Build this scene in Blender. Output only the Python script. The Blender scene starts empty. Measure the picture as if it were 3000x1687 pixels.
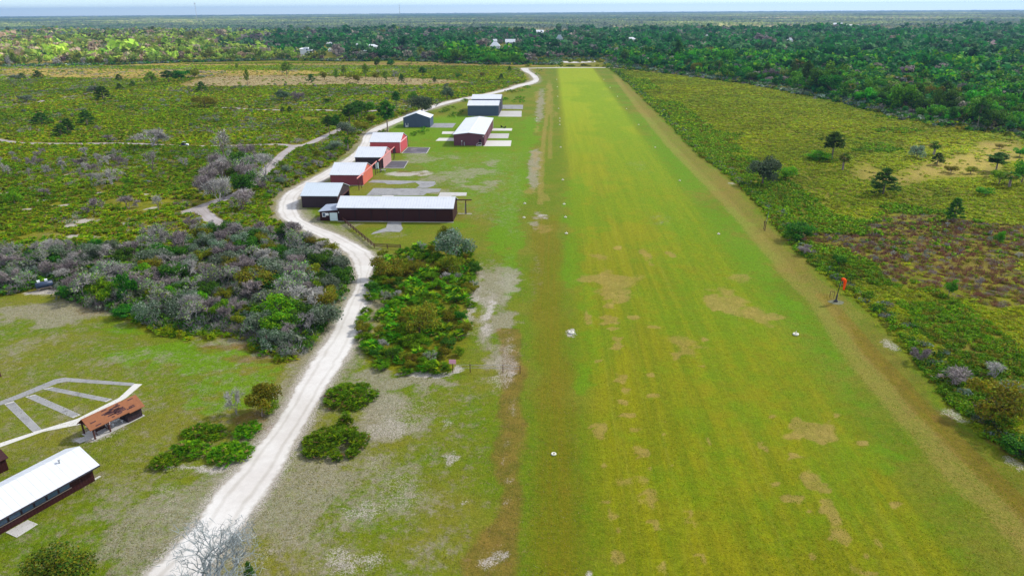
import bpy, math
import numpy as np
from mathutils import Matrix, Vector

rng = np.random.default_rng(11)
scene = bpy.context.scene
COL = scene.collection

# ------------------------------------------------------------------ survey: picture measurements -> ground positions
F, CX, CY, H = 2040.0, 1500.0, 843.5, 60.0
PITCH, YAW, ROLL = math.atan((CY - 31) / F), math.radians(3.13), math.radians(0.38)
K = H / 45.0


def ray(px, py):
    x = (px - CX) / F
    y = -(py - CY) / F
    c, s = math.cos(ROLL), math.sin(ROLL)
    xr, yr = c * x + s * y, -s * x + c * y
    cp, sp = math.cos(PITCH), math.sin(PITCH)
    f, u = cp + yr * sp, -sp + yr * cp
    return xr * math.cos(YAW) - f * math.sin(YAW), xr * math.sin(YAW) + f * math.cos(YAW), u


def G(p, z=0.0):
    X, Y, u = ray(*p)
    t = (z - H) / u
    return np.array((X * t, Y * t))


def HT(pb, pt):
    x, y = G(pb)
    X, Y, u = ray(*pt)
    return H + u * math.hypot(x, y) / math.hypot(X, Y)


def zf(x0, y0, s):
    return lambda x, y: (x0 + x / s, y0 + y / s)


D = zf(0, 0, 2576 / 3000)
Z1 = zf(0, 0, 2.576)
Z2 = zf(1000, 0, 2.576)
Z3 = zf(2000, 0, 2.576)
Z4 = zf(0, 380, 3.019)
Z5 = zf(760, 240, 3.019)
Z6 = zf(1400, 200, 3.019)
Z7 = zf(2150, 200, 2.787)
Z8 = zf(0, 800, 3.019)
Y1 = zf(0, 1080, 2.388)
Y2 = zf(400, 1080, 2.3875)
Y3 = zf(700, 640, 2.786)
Y4 = zf(1300, 700, 2.684)
Y5 = zf(1300, 1150, 2.699)
Y6 = zf(2200, 650, 2.456)
Y7 = zf(2200, 1150, 2.699)


def poly(f, pts, z=0.0):
    return np.array([G(f(*p), z) for p in pts])


def inside(P, X, Y):
    r = np.zeros(X.shape, bool)
    n = len(P)
    for i in range(n):
        x0, y0 = P[i]
        x1, y1 = P[(i + 1) % n]
        if y0 == y1:
            continue
        c = (y0 > Y) != (y1 > Y)
        r ^= c & (X < (x1 - x0) * (Y - y0) / (y1 - y0) + x0)
    return r


def sdist(P, X, Y):
    """signed distance to a polygon, positive inside"""
    d = np.full(X.shape, 1e18)
    n = len(P)
    for i in range(n):
        a = P[i]
        b = P[(i + 1) % n] - a
        l2 = max(b @ b, 1e-9)
        t = np.clip(((X - a[0]) * b[0] + (Y - a[1]) * b[1]) / l2, 0, 1)
        d = np.minimum(d, (X - a[0] - t * b[0]) ** 2 + (Y - a[1] - t * b[1]) ** 2)
    d = np.sqrt(d)
    return np.where(inside(P, X, Y), d, -d)


def ldist(L, X, Y):
    d = np.full(X.shape, 1e18)
    for i in range(len(L) - 1):
        a = L[i]
        b = L[i + 1] - a
        t = np.clip(((X - a[0]) * b[0] + (Y - a[1]) * b[1]) / max(b @ b, 1e-9), 0, 1)
        d = np.minimum(d, (X - a[0] - t * b[0]) ** 2 + (Y - a[1] - t * b[1]) ** 2)
    return np.sqrt(d)


def sstep(a, b, x):
    t = np.clip((x - a) / (b - a), 0, 1)
    return t * t * (3 - 2 * t)


def vnoise(X, Y, s, seed=0):
    """smooth value noise 0..1, feature size s metres"""
    x, y = np.asarray(X, float) / s + 1000.3 * (seed + 1), np.asarray(Y, float) / s + 517.7 * (seed + 1)
    xi, yi = np.floor(x).astype(np.int64), np.floor(y).astype(np.int64)
    fx, fy = x - xi, y - yi
    fx, fy = fx * fx * (3 - 2 * fx), fy * fy * (3 - 2 * fy)

    def h(a, b):
        v = (a * 374761393 + b * 668265263 + seed * 974711) & 0x7FFFFFFF
        v = ((v ^ (v >> 13)) * 1274126177) & 0x7FFFFFFF
        return ((v ^ (v >> 16)) & 0xFFFF) / 65535.0
    return (h(xi, yi) * (1 - fx) + h(xi + 1, yi) * fx) * (1 - fy) + (h(xi, yi + 1) * (1 - fx) + h(xi + 1, yi + 1) * fx) * fy


def fbm(X, Y, s, seed=0, n=4):
    v, a, t = 0, 1.0, 0
    for i in range(n):
        v = v + a * vnoise(X, Y, s / 2 ** i, seed + i * 7)
        t += a
        a *= 0.55
    return v / t


def lin(r, g, b, k=1.0):
    f = lambda c: (c / 255 / 12.92 if c <= 10.3 else ((c / 255 + 0.055) / 1.055) ** 2.4)
    return (f(r) * k, f(g) * k, f(b) * k)


# ------------------------------------------------------------------ mesh helpers
def mesh_np(name, V, Fs, mats, colors=None, smooth=False, midx=None):
    """Fs: list of (n,k) index arrays; colors: {attr: (nv,3)}"""
    me = bpy.data.meshes.new(name)
    V = np.asarray(V, np.float32)
    Fs = [np.asarray(f, np.int32) for f in Fs if len(f)]
    me.vertices.add(len(V))
    me.vertices.foreach_set('co', V.ravel())
    loops = np.concatenate([f.ravel() for f in Fs])
    sizes = np.concatenate([np.full(len(f), f.shape[1], np.int32) for f in Fs])
    starts = np.concatenate(([0], np.cumsum(sizes)[:-1])).astype(np.int32)
    me.loops.add(len(loops))
    me.loops.foreach_set('vertex_index', loops)
    me.polygons.add(len(sizes))
    me.polygons.foreach_set('loop_start', starts)
    me.polygons.foreach_set('loop_total', sizes)
    if midx is not None:
        me.polygons.foreach_set('material_index', np.asarray(midx, np.int32))
    me.polygons.foreach_set('use_smooth', np.full(len(sizes), smooth, bool))
    for m in (mats if isinstance(mats, (list, tuple)) else [mats]):
        me.materials.append(m)
    me.update(calc_edges=True)
    for k, c in (colors or {}).items():
        at = me.attributes.new(k, 'FLOAT_COLOR', 'POINT')
        c4 = np.ones((len(V), 4), np.float32)
        c4[:, :3] = c
        at.data.foreach_set('color', c4.ravel())
    return me


class MB:
    """collects simple solids; build() links them as ONE mesh object"""

    def __init__(s):
        s.v, s.f = [], []

    def add(s, v, f):
        o = len(s.v)
        s.v += [tuple(map(float, p)) for p in v]
        s.f += [tuple(i + o for i in q) for q in f]
        return s

    def hexa(s, b, t):
        """b, t: four corners (counter-clockwise) of bottom and top"""
        return s.add(list(b) + list(t), [(3, 2, 1, 0), (4, 5, 6, 7), (0, 1, 5, 4), (1, 2, 6, 5), (2, 3, 7, 6), (3, 0, 4, 7)])

    def box(s, x0, x1, y0, y1, z0, z1):
        return s.hexa([(x0, y0, z0), (x1, y0, z0), (x1, y1, z0), (x0, y1, z0)], [(x0, y0, z1), (x1, y0, z1), (x1, y1, z1), (x0, y1, z1)])

    def bar(s, a, b, w, h=None):
        a, b = Vector(a), Vector(b)
        d = (b - a).normalized()
        up = Vector((0, 0, 1)) if abs(d.z) < 0.9 else Vector((1, 0, 0))
        r = d.cross(up).normalized()
        u = r.cross(d)
        r, u = r * w / 2, u * (h or w) / 2
        return s.hexa([a - r - u, a + r - u, a + r + u, a - r + u], [b - r - u, b + r - u, b + r + u, b - r + u])

    def tube(s, pts, rad, n=8, cap=True):
        P = [Vector(p) for p in pts]
        R = rad if isinstance(rad, (list, tuple)) else [rad] * len(P)
        o = len(s.v)
        prev = None
        for i, p in enumerate(P):
            d = (P[min(i + 1, len(P) - 1)] - P[max(i - 1, 0)]).normalized()
            if prev is None:
                up = Vector((0, 0, 1)) if abs(d.z) < 0.9 else Vector((1, 0, 0))
                r = d.cross(up).normalized()
            else:
                r = (prev - d * prev.dot(d)).normalized()
            prev = r
            u = d.cross(r)
            for k in range(n):
                a = 2 * math.pi * k / n
                s.v.append(tuple(p + (r * math.cos(a) + u * math.sin(a)) * R[i]))
        for i in range(len(P) - 1):
            for k in range(n):
                a, b = o + i * n + k, o + i * n + (k + 1) % n
                s.f.append((a, b, b + n, a + n))
        if cap:
            s.f.append(tuple(o + k for k in range(n))[::-1])
            s.f.append(tuple(o + (len(P) - 1) * n + k for k in range(n)))
        return s

    def build(s, name, mat, parent=None, smooth=False):
        me = bpy.data.meshes.new(name)
        me.from_pydata(s.v, [], s.f)
        me.materials.append(mat)
        for p in me.polygons:
            p.use_smooth = smooth
        me.update()
        o = bpy.data.objects.new(name, me)
        COL.objects.link(o)
        o.parent = parent
        return o


def link(name, me, parent=None, loc=(0, 0, 0), rz=0.0, sc=1.0):
    o = bpy.data.objects.new(name, me)
    COL.objects.link(o)
    o.parent = parent
    o.location = loc
    o.rotation_euler = (0, 0, rz)
    o.scale = (sc, sc, sc) if np.isscalar(sc) else sc
    return o


def tag(o, label=None, cat=None, group=None, kind=None):
    for k, v in (('label', label), ('category', cat), ('group', group), ('kind', kind)):
        if v:
            o[k] = v
    return o


def empty(name, loc, rz=0.0, sc=1.0):
    o = link(name, None, None, loc, rz, sc)
    o.empty_display_size = 0.5
    return o


# ------------------------------------------------------------------ materials
class NT:
    def __init__(s, m):
        s.t = m.node_tree
        s.n, s.l = s.t.nodes, s.t.links

    def node(s, typ, **kw):
        n = s.n.new(typ)
        for k, v in kw.items():
            if k.startswith('i_'):
                k = k[2:]
                k = int(k) if k.isdigit() else k.replace('_', ' ')
                if hasattr(v, 'is_linked') or isinstance(v, bpy.types.NodeSocket):
                    s.l.new(v, n.inputs[k])
                else:
                    n.inputs[k].default_value = v
            else:
                setattr(n, k, v)
        return n

    def math(s, op, a, b=None, clamp=False):
        n = s.n.new('ShaderNodeMath')
        n.operation = op
        n.use_clamp = clamp
        for i, v in enumerate((a, b)):
            if v is None:
                continue
            if isinstance(v, bpy.types.NodeSocket):
                s.l.new(v, n.inputs[i])
            else:
                n.inputs[i].default_value = v
        return n.outputs[0]

    def mix(s, f, a, b, blend='MIX'):
        n = s.n.new('ShaderNodeMix')
        n.data_type = 'RGBA'
        n.blend_type = blend
        for i, v in ((0, f), (6, a), (7, b)):
            if isinstance(v, bpy.types.NodeSocket):
                s.l.new(v, n.inputs[i])
            else:
                n.inputs[i].default_value = v if i == 0 else (*v[:3], 1)
        return n.outputs[2]

    def noise(s, vec, scale, detail=4, rough=0.6, off=None):
        if off is not None:
            vec = s.node('ShaderNodeVectorMath', operation='ADD', i_0=vec, i_1=(off, off * 1.7, off * 0.3)).outputs[0]
        n = s.node('ShaderNodeTexNoise', i_Scale=scale, i_Detail=detail, i_Roughness=rough)
        s.l.new(vec, n.inputs['Vector'])
        return n.outputs[0]

    def step(s, v, a, b):
        n = s.node('ShaderNodeMapRange', interpolation_type='SMOOTHSTEP', i_1=a, i_2=b)
        s.l.new(v, n.inputs[0])
        return n.outputs[0]

    def scaled(s, vec, v3):
        return s.node('ShaderNodeVectorMath', operation='MULTIPLY', i_0=vec, i_1=v3).outputs[0]


def new_mat(name):
    m = bpy.data.materials.new(name)
    m.use_nodes = True
    t = NT(m)
    b = t.n['Principled BSDF']
    b.inputs['Roughness'].default_value = 0.8
    b.inputs['Specular IOR Level'].default_value = 0.25
    return m, t, b


def plain(name, col, rough=0.7, spec=0.25, metal=0.0, var=0.15, scale=1.5, dirt=None, dirt_amt=0.3):
    """a surface with uneven wear: two scales of tone variation and optional stains of another colour"""
    m, t, b = new_mat(name)
    pos = t.node('ShaderNodeNewGeometry').outputs['Position']
    n1 = t.noise(pos, scale, 5)
    n2 = t.noise(pos, scale * 0.15, 3, off=31)
    k = t.math('ADD', t.math('MULTIPLY', n1, var * 2), t.math('ADD', t.math('MULTIPLY', n2, var), 1 - var * 1.5))
    c = t.mix(1.0, col, k, 'MULTIPLY')
    if dirt:
        n3 = t.noise(t.scaled(pos, (1, 1, 0.3)), scale * 0.6, 6, 0.7, off=77)
        c = t.mix(t.math('MULTIPLY', t.step(n3, 0.5, 0.72), dirt_amt), c, dirt)
    t.l.new(c, b.inputs['Base Color'])
    b.inputs['Roughness'].default_value = rough
    b.inputs['Specular IOR Level'].default_value = spec
    b.inputs['Metallic'].default_value = metal
    return m


def ribbed(name, col, axis, pitch, depth=0.04, rough=0.5, var=0.12, dirt=None, dirt_amt=0.3, groove=0.75):
    """ribbed sheet metal or board siding: real bump plus joint lines every pitch metres along an object axis"""
    m, t, b = new_mat(name)
    tc = t.node('ShaderNodeTexCoord').outputs['Object']
    sep = t.node('ShaderNodeSeparateXYZ')
    t.l.new(tc, sep.inputs[0])
    if axis == 'w':      # walls: either horizontal direction
        u = t.math('ADD', sep.outputs[0], sep.outputs[1])
    else:
        u = sep.outputs['XYZ'.index(axis.upper())]
    fr = t.math('FRACT', t.math('DIVIDE', u, pitch))
    ln = t.math('LESS_THAN', fr, 0.09)
    n1 = t.noise(tc, 1.1, 5)
    n2 = t.noise(t.scaled(tc, (1.0, 1.0, 0.25)), 0.5, 5, 0.7, off=12)
    k = t.math('ADD', t.math('MULTIPLY', n1, var * 2), t.math('ADD', t.math('MULTIPLY', n2, var), 1 - var * 1.5))
    c = t.mix(1.0, col, k, 'MULTIPLY')
    if dirt:
        c = t.mix(t.math('MULTIPLY', t.step(n2, 0.48, 0.7), dirt_amt), c, dirt)
    c = t.mix(t.math('MULTIPLY', ln, 1 - groove), c, (col[0] * .3, col[1] * .3, col[2] * .3))
    t.l.new(c, b.inputs['Base Color'])
    bp = t.node('ShaderNodeBump', i_Strength=0.6, i_Distance=depth)
    t.l.new(t.math('PINGPONG', t.math('DIVIDE', u, pitch), 0.5), bp.inputs['Height'])
    t.l.new(bp.outputs[0], b.inputs['Normal'])
    b.inputs['Roughness'].default_value = rough
    return m


def foliage_mat(name, transl=0.4, rough=0.75):
    m, t, b = new_mat(name)
    c = t.node('ShaderNodeAttribute', attribute_name='Col').outputs['Color']
    r = t.node('ShaderNodeObjectInfo').outputs['Random']
    hsv = t.node('ShaderNodeHueSaturation')
    t.l.new(c, hsv.inputs['Color'])
    t.l.new(t.math('ADD', t.math('MULTIPLY', r, 0.05), 0.475), hsv.inputs['Hue'])
    t.l.new(t.math('ADD', t.math('MULTIPLY', r, 0.5), 0.75), hsv.inputs['Value'])
    t.l.new(hsv.outputs[0], b.inputs['Base Color'])
    b.inputs['Roughness'].default_value = rough
    b.inputs['Specular IOR Level'].default_value = 0.15
    if transl > 0:
        tr = t.node('ShaderNodeBsdfTranslucent')
        t.l.new(hsv.outputs[0], tr.inputs[0])
        mx = t.node('ShaderNodeMixShader', i_0=transl)
        t.l.new(b.outputs[0], mx.inputs[1])
        t.l.new(tr.outputs[0], mx.inputs[2])
        t.l.new(mx.outputs[0], t.n['Material Output'].inputs[0])
    return m


M_LEAF = foliage_mat('leaf')
M_TWIG = foliage_mat('twig', 0.0, 0.9)
M_BARK = foliage_mat('bark', 0.0, 0.9)
# ------------------------------------------------------------------ plan of the ground
LAWN = poly(D, [(-400, 1700), (-400, 770), (-60, 750), (0, 745), (110, 737), (215, 748), (310, 800), (355, 838), (480, 857), (590, 852), (640, 885),
                (700, 912), (760, 922), (880, 700), (890, 650), (830, 610), (740, 575), (705, 540), (700, 510), (730, 480), (800, 440), (880, 380),
                (930, 340), (1000, 305), (1080, 275), (1160, 252), (1190, 246), (1270, 241), (1320, 224), (1330, 206), (1345, 190), (1371, 188),
                (1373, 171), (1530, 171), (1560, 195), (1600, 232), (1680, 312), (1760, 392), (1850, 464), (1920, 540), (2000, 632), (2080, 705),
                (2190, 790), (2290, 900), (2390, 1025), (2480, 1105), (2600, 1200), (2900, 1480), (2950, 1700)])
ISLE = poly(D, [(945, 657), (1000, 634), (1100, 616), (1185, 628), (1203, 662), (1195, 720), (1180, 800), (1165, 880), (1140, 935), (1070, 941),
                (960, 937), (910, 885), (898, 835), (920, 770), (942, 712)])
RUNWAY = np.array([(3.6, 34), (37, 34), (37, 612), (3.6, 612)]) * K

road_pairs = [(Y2, -60, 1600, 330, 1600), (Y2, 60, 1449, 470, 1449), (Y2, 215, 1300, 580, 1290), (Y2, 420, 1080, 715, 1120), (Y2, 560, 860, 860, 930),
              (Y2, 700, 705, 1010, 690), (Y2, 820, 560, 1130, 475), (Y2, 960, 390, 1230, 300), (Y2, 1060, 230, 1320, 150), (Y2, 1190, 0, 1410, 0),
              (Y3, 590, 1165, 893, 1100), (Y3, 660, 1070, 935, 1020), (Y3, 760, 920, 985, 870), (Y3, 860, 720, 1060, 670), (Y3, 935, 600, 1095, 540),
              (Y3, 955, 480, 1082, 440), (Y3, 935, 380, 1125, 345), (Y3, 890, 300, 1080, 280), (Y3, 790, 220, 970, 215), (Y3, 640, 140, 830, 140),
              (Y3, 530, 95, 700, 90), (Y3, 430, 45, 580, 40), (Z5, 195, 1200, 370, 1195), (Z5, 165, 1130, 332, 1120), (Z5, 170, 1060, 342, 1050),
              (Z5, 235, 985, 365, 995), (Z5, 330, 930, 455, 940), (Z5, 430, 870, 560, 880), (Z5, 560, 800, 660, 815), (Z5, 720, 710, 800, 725),
              (Z5, 840, 620, 935, 625), (Z5, 900, 540, 985, 545), (Z5, 930, 470, 1010, 485), (Z5, 1000, 415, 1075, 425), (Z5, 1100, 372, 1160, 390),
              (Z5, 1200, 333, 1250, 350), (Z5, 1290, 300, 1340, 316), (Z5, 1420, 252, 1460, 266), (Z5, 1550, 204, 1580, 220), (Z5, 1700, 164, 1725, 178),
              (Z5, 1880, 129, 1905, 143), (Z5, 2050, 93, 2075, 107), (Z5, 2200, 57, 2225, 70), (Z2, 1310, 646, 1335, 660), (Z2, 1415, 620, 1455, 632),
              (Z2, 1452, 600, 1492, 604), (Z2, 1420, 562, 1470, 568), (Z2, 1376, 540, 1425, 540), (Z2, 1357, 524, 1412, 522), (Z2, 1352, 515, 1412, 513)]
RL = np.array([G(f(a, b)) for f, a, b, c, d in road_pairs])
RR = np.array([G(f(c, d)) for f, a, b, c, d in road_pairs])
RC = (RL + RR) / 2


def smooth_line(P, n=4):
    out = []
    for i in range(len(P) - 1):
        p0, p1, p2, p3 = P[max(i - 1, 0)], P[i], P[i + 1], P[min(i + 2, len(P) - 1)]
        for k in range(n):
            t = k / n
            out.append(0.5 * (2 * p1 + (p2 - p0) * t + (2 * p0 - 5 * p1 + 4 * p2 - p3) * t * t + (3 * p1 - p0 - 3 * p2 + p3) * t ** 3))
    out.append(P[-1])
    return np.array(out)


ROADPOLY = np.concatenate([RL, RR[::-1]])
TRAILS = [(poly(Z4, [(-60, 80), (100, 110), (230, 121), (600, 126), (1000, 122), (1300, 130), (1600, 144), (1800, 147), (2100, 142), (2415, 131)]), 1.9),
          (poly(Z5, [(120, 552), (200, 556), (290, 566), (420, 553), (560, 490), (650, 450), (760, 400)]), 2.1),
          (poly(Z5, [(-60, 885), (60, 785), (150, 695), (230, 625), (300, 575)]), 2.3),
          (poly(Z4, [(2235, 480), (2100, 570), (1900, 640), (1760, 690), (1640, 730)]), 2.2),
          (poly(Z4, [(1770, 700), (1830, 760), (1900, 810), (2050, 880), (2260, 930), (2330, 960)]), 2.4),
          (poly(Z1, [(110, 788), (210, 778), (290, 770), (340, 758)]), 2.2),
          (poly(Z1, [(480, 736), (600, 720), (690, 702), (840, 680)]), 1.7),
          (poly(Z1, [(1620, 814), (1760, 816), (2000, 830), (2300, 832), (2560, 836)]), 1.6),
          (poly(Z5, [(440, 247), (560, 250), (700, 256)]), 2.0),
          (poly(Z5, [(950, 268), (1060, 250), (1180, 228), (1320, 213), (1480, 214)]), 2.4)]


def ell(f, cx, cy, rx, ry):
    c = G(f(cx, cy))
    ax = abs(G(f(cx + rx, cy))[0] - G(f(cx - rx, cy))[0]) / 2
    ay = abs(G(f(cx, cy - ry))[1] - G(f(cx, cy + ry))[1]) / 2
    return c, max(ax, .25), max(ay, .25)


PAINT = []   # (channel, kind, data, value)


def pe(ch, f, val, *es):
    for e in es:
        PAINT.append((ch, 'e', ell(f, *e[:4]), e[4] if len(e) > 4 else val))


def pl(ch, f, val, w, pts):
    PAINT.append((ch, 'l', (poly(f, pts), w), val))


def pp(ch, f, val, soft, pts):
    PAINT.append((ch, 'p', (poly(f, pts), soft), val))


pp('gray', D, .36, 8, [(-400, 1700), (-400, 770), (0, 745), (215, 748), (355, 838), (590, 852), (760, 922), (900, 960), (1140, 940), (1200, 640), (1330, 640), (1300, 1000), (1260, 1449), (1230, 1700)])
pp('gray', D, .34, 6, [(700, 520), (1200, 560), (1330, 640), (1330, 380), (1060, 380), (930, 440), (860, 560)])
pp('lush', Z5, .55, 5, [(1300, 330), (2330, 250), (2420, 560), (2380, 1100), (1850, 1200), (1700, 900), (1250, 700)])
# channels: sand, dry (tan straw), gray (dead grass), lush, brown, olive
pe('gray', D, .75, (150, 790, 210, 42), (60, 880, 120, 60, .5), (330, 905, 120, 25, .5), (650, 890, 80, 25, .6), (560, 860, 120, 18, .6), (300, 1230, 210, 80, .5), (400, 1330, 200, 130, .65),
   (1000, 1050, 150, 90, .8), (900, 1300, 300, 180, .5), (780, 1200, 100, 150, .7), (1120, 1350, 150, 120, .45), (1245, 720, 55, 70, .95), (1250, 800, 75, 80, 1.0),
   (1270, 900, 55, 60, .8), (1060, 400, 90, 16, .55), (1150, 440, 100, 22, .6), (1090, 480, 60, 10, .6), (1180, 470, 60, 8, .7), (620, 1330, 220, 120, .7), (880, 900, 25, 30, .8), (930, 950, 40, 40, .8),
   (1060, 960, 110, 18, .9), (830, 590, 60, 20, .6), (980, 590, 60, 20, .4), (870, 570, 50, 10, .6), (1360, 260, 12, 40, .7), (1345, 410, 18, 40, .8), (1345, 460, 15, 30, .7), (1350, 700, 22, 60, .35),
   (120, 1180, 200, 60, .45), (700, 1100, 60, 60, .6), (230, 1010, 260, 35, .45), (100, 1060, 130, 40, .5), (240, 1075, 60, 25, .7))
pe('sand', D, .5, (1225, 770, 40, 110, .5), (1275, 700, 30, 70, .45), (1270, 900, 40, 70, .5), (1000, 1020, 120, 60, .4), (960, 1200, 130, 90, .4), (640, 1380, 120, 80, .42), (420, 1250, 60, 80, .4))
pe('sand', D, .7, (1232, 785, 12, 32, .95), (1222, 830, 22, 30, .6), (1205, 700, 20, 60, .5), (1190, 760, 16, 80, .6), (1060, 942, 90, 9, .95), (1150, 930, 18, 14, .9), (1000, 1090, 80, 60, .5),
   (1130, 1150, 30, 22, .6), (900, 1285, 60, 45, .5), (870, 1410, 80, 45, .55), (1020, 1230, 60, 50, .35), (2398, 1045, 42, 26, .56), (2556, 1165, 34, 26, .56), (1838, 462, 18, 5, .6), (1437, 838, 13, 13, 1.0),
   (2105, 752, 26, 12, .3), (2085, 735, 14, 8, .3), (1478, 1442, 8, 22, .95), (510, 1178, 80, 14, .7), (1365, 543, 14, 6, .6), (1040, 437, 55, 8, .75), (126, 735, 46, 12, .9), (250, 762, 30, 14, .6),
   (1290, 940, 20, 8, .6), (760, 1110, 40, 40, .45), (280, 1085, 60, 18, .6), (215, 1105, 40, 10, .8), (2250, 880, 26, 22, .55), (1235, 1420, 50, 60, .3), (660, 1030, 30, 30, .4), (1010, 830, 50, 50, .0))
pe('sand', Z4, .8, (600, 400, 70, 13), (710, 262, 60, 12), (80, 385, 34, 13), (20, 560, 70, 18), (480, 455, 24, 9), (350, 625, 70, 12), (530, 670, 120, 20), (270, 702, 80, 14), (760, 805, 210, 24), (620, 850, 90, 22),
   (1120, 830, 110, 16), (620, 950, 110, 26), (1330, 700, 70, 20), (880, 950, 160, 14, .6), (1300, 860, 70, 14), (1440, 515, 30, 8), (1290, 570, 50, 8), (900, 560, 70, 10), (1660, 375, 70, 8, .5), (400, 930, 200, 30, .4))
pe('brown', D, .8, (620, 1050, 70, 18), (250, 780, 60, 20, .5), (640, 905, 60, 12, .9), (680, 1080, 20, 20), (1040, 437, 60, 9, .6), (600, 870, 150, 12, .7), (2370, 1050, 30, 30, .7), (2530, 1130, 40, 30, .6), (560, 1140, 60, 14, .8))
pp('brown', Y5, .8, 1.5, [(420, -500), (620, -500), (640, 200), (600, 700), (590, 1449), (590, 1700), (120, 1700), (250, 1300), (400, 800), (420, 100)])
pe('sand', Y5, .45, (560, 100, 60, 120), (510, 400, 60, 80), (480, 560, 40, 80), (520, 680, 60, 60), (480, 880, 60, 60), (400, 1330, 130, 110, .6), (140, 880, 60, 40, .5), (40, 520, 90, 60, .6), (20, 240, 50, 60, .5))
pp('olive', Y5, .58, 3.0, [(650, -1400), (930, -1400), (1040, -300), (1100, 300), (1160, 900), (1200, 1449), (1220, 1800), (560, 1800), (600, 1449), (640, 700), (690, 0)])
pl('dry', Z6, .55, 1.8, [(625, 300), (600, 480), (575, 700), (562, 900), (552, 1100), (560, 1200)])
pl('dry', Z6, .5, 1.6, [(655, 250), (650, 480), (640, 700), (640, 800)])
pe('dry', Z6, .55, (520, 520, 30, 60), (510, 780, 45, 80), (500, 900, 40, 90), (450, 1100, 70, 70), (620, 1150, 70, 40), (590, 1420, 90, 60), (690, 400, 30, 60), (520, 250, 30, 60), (630, 220, 40, 140, .6))
pe('gray', Z6, .7, (490, 760, 40, 60), (500, 900, 40, 60), (120, 830, 90, 70, .6), (100, 1050, 140, 60, .6), (560, 215, 40, 60, .6), (550, 1300, 80, 30, .8), (510, 1400, 60, 60, .7), (1150, 250, 120, 100, .3), (1450, 870, 120, 90, .35), (1600, 1340, 180, 60, .35))
for W_ in (((1265, 300, 80, 60), (1110, 315, 50, 30), (1300, 430, 90, 50), (1410, 440, 110, 70, .75), (1290, 515, 70, 36), (1130, 600, 38, 80, .75), (1310, 640, 75, 42), (1330, 708, 50, 20), (1500, 622, 60, 20),
            (1365, 785, 54, 14), (1358, 852, 54, 42), (1770, 120, 60, 30), (1590, 120, 50, 60, .7), (1210, 150, 90, 40, .6), (1640, 690, 60, 18), (1890, 840, 150, 70, .6), (2110, 500, 50, 80), (1225, 957, 30, 15), (1380, 1085, 70, 60),
            (1430, 1185, 42, 44), (1446, 1386, 75, 20), (1632, 1075, 32, 34), (1652, 1230, 55, 28), (1405, 1280, 44, 24), (1370, 70, 40, 16), (1840, 930, 60, 30, .7), (2060, 785, 40, 22), (2030, 1000, 30, 14)),):
    pe('dry', Y4, .95, *W_)
pe('dry', Y5, .95, (1235, 295, 70, 62), (1490, 295, 55, 20), (1560, 475, 75, 52), (1620, 602, 42, 16), (1820, 587, 36, 26), (1262, 572, 32, 22), (1560, 700, 70, 60, .65), (1620, 860, 90, 130, .7), (1690, 1040, 64, 50), (1330, 930, 42, 84, .8),
   (1372, 1290, 60, 90), (1380, 1090, 34, 34, .8), (2042, 1290, 52, 52), (1720, 1390, 66, 66, .75), (1960, 980, 66, 84, .7), (1280, 860, 50, 26, .8), (1735, 320, 22, 18), (1750, 235, 50, 14, .8), (2090, 380, 26, 50, .7), (1420, 700, 80, 50, .6))
pe('dry', Y7, .95, (460, 330, 185, 60), (560, 370, 100, 40), (500, 690, 90, 150, .9), (620, 940, 80, 120), (720, 1150, 80, 120, .9), (840, 1400, 64, 64, .9), (200, 720, 54, 44), (330, 840, 80, 34), (850, 390, 90, 34), (440, 1160, 24, 34),
   (1150, 890, 54, 34), (440, 930, 54, 20), (680, 180, 32, 32), (480, 1310, 44, 44, .8), (100, 440, 44, 54, .8), (950, 1430, 60, 20), (330, 500, 80, 40, .9), (1000, 1190, 60, 40, .7), (900, 1290, 40, 30, .8), (180, 190, 40, 24))
pe('dry', D, .8, (1840, 762, 62, 30), (1900, 785, 46, 36), (1790, 750, 22, 20), (1545, 705, 70, 30, .7), (1860, 700, 40, 20, .6), (2050, 1080, 60, 24, .9))
edge = [(1545, 190), (1600, 262), (1680, 358), (1760, 440), (1840, 520), (1912, 602), (1990, 692), (2060, 762), (2130, 868), (2220, 980), (2330, 1100), (2440, 1220), (2576, 1352), (2750, 1530)]
pl('dry', D, .52, 3.6, edge)
pp('brown', D, .5, 2.0, edge + [(2950, 1600), (2600, 1200), (2480, 1105), (2390, 1025), (2290, 900), (2190, 790), (2080, 705), (2000, 632), (1920, 540), (1850, 464), (1760, 392), (1680, 312), (1600, 232), (1560, 195)])
pp('dry', D, .42, 2.0, edge[:9] + [(2190, 790), (2080, 705), (2000, 632), (1920, 540), (1850, 464), (1760, 392), (1680, 312), (1600, 232), (1560, 195)])
pl('olive', D, .9, 2.2, [(2070, 745), (2160, 850), (2260, 960), (2380, 1090), (2500, 1210), (2700, 1400)])
pe('lush', D, .8, (500, 900, 260, 40), (620, 960, 130, 40), (330, 830, 100, 14, .7), (560, 1010, 140, 30, .7), (1100, 320, 130, 40, .8), (1250, 400, 40, 120, .9), (1300, 480, 40, 80), (1290, 640, 30, 90, .8), (1480, 760, 30, 160, .6), (1470, 950, 30, 60, .8),
   (1450, 500, 60, 100, .8), (1440, 650, 40, 80, .7), (1700, 560, 130, 160, .55), (1560, 330, 120, 170, .6), (1150, 560, 60, 20, .5), (1000, 345, 60, 14, .9), (1270, 560, 30, 60, .9), (1900, 660, 40, 60, .7), (1980, 760, 30, 60, .7), (2200, 1150, 80, 60, .6),
   (1720, 700, 200, 40, .5), (1330, 330, 30, 60, .8), (1150, 300, 60, 16, .9), (1720, 420, 60, 120, .6), (1860, 560, 40, 60, .6))
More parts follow.
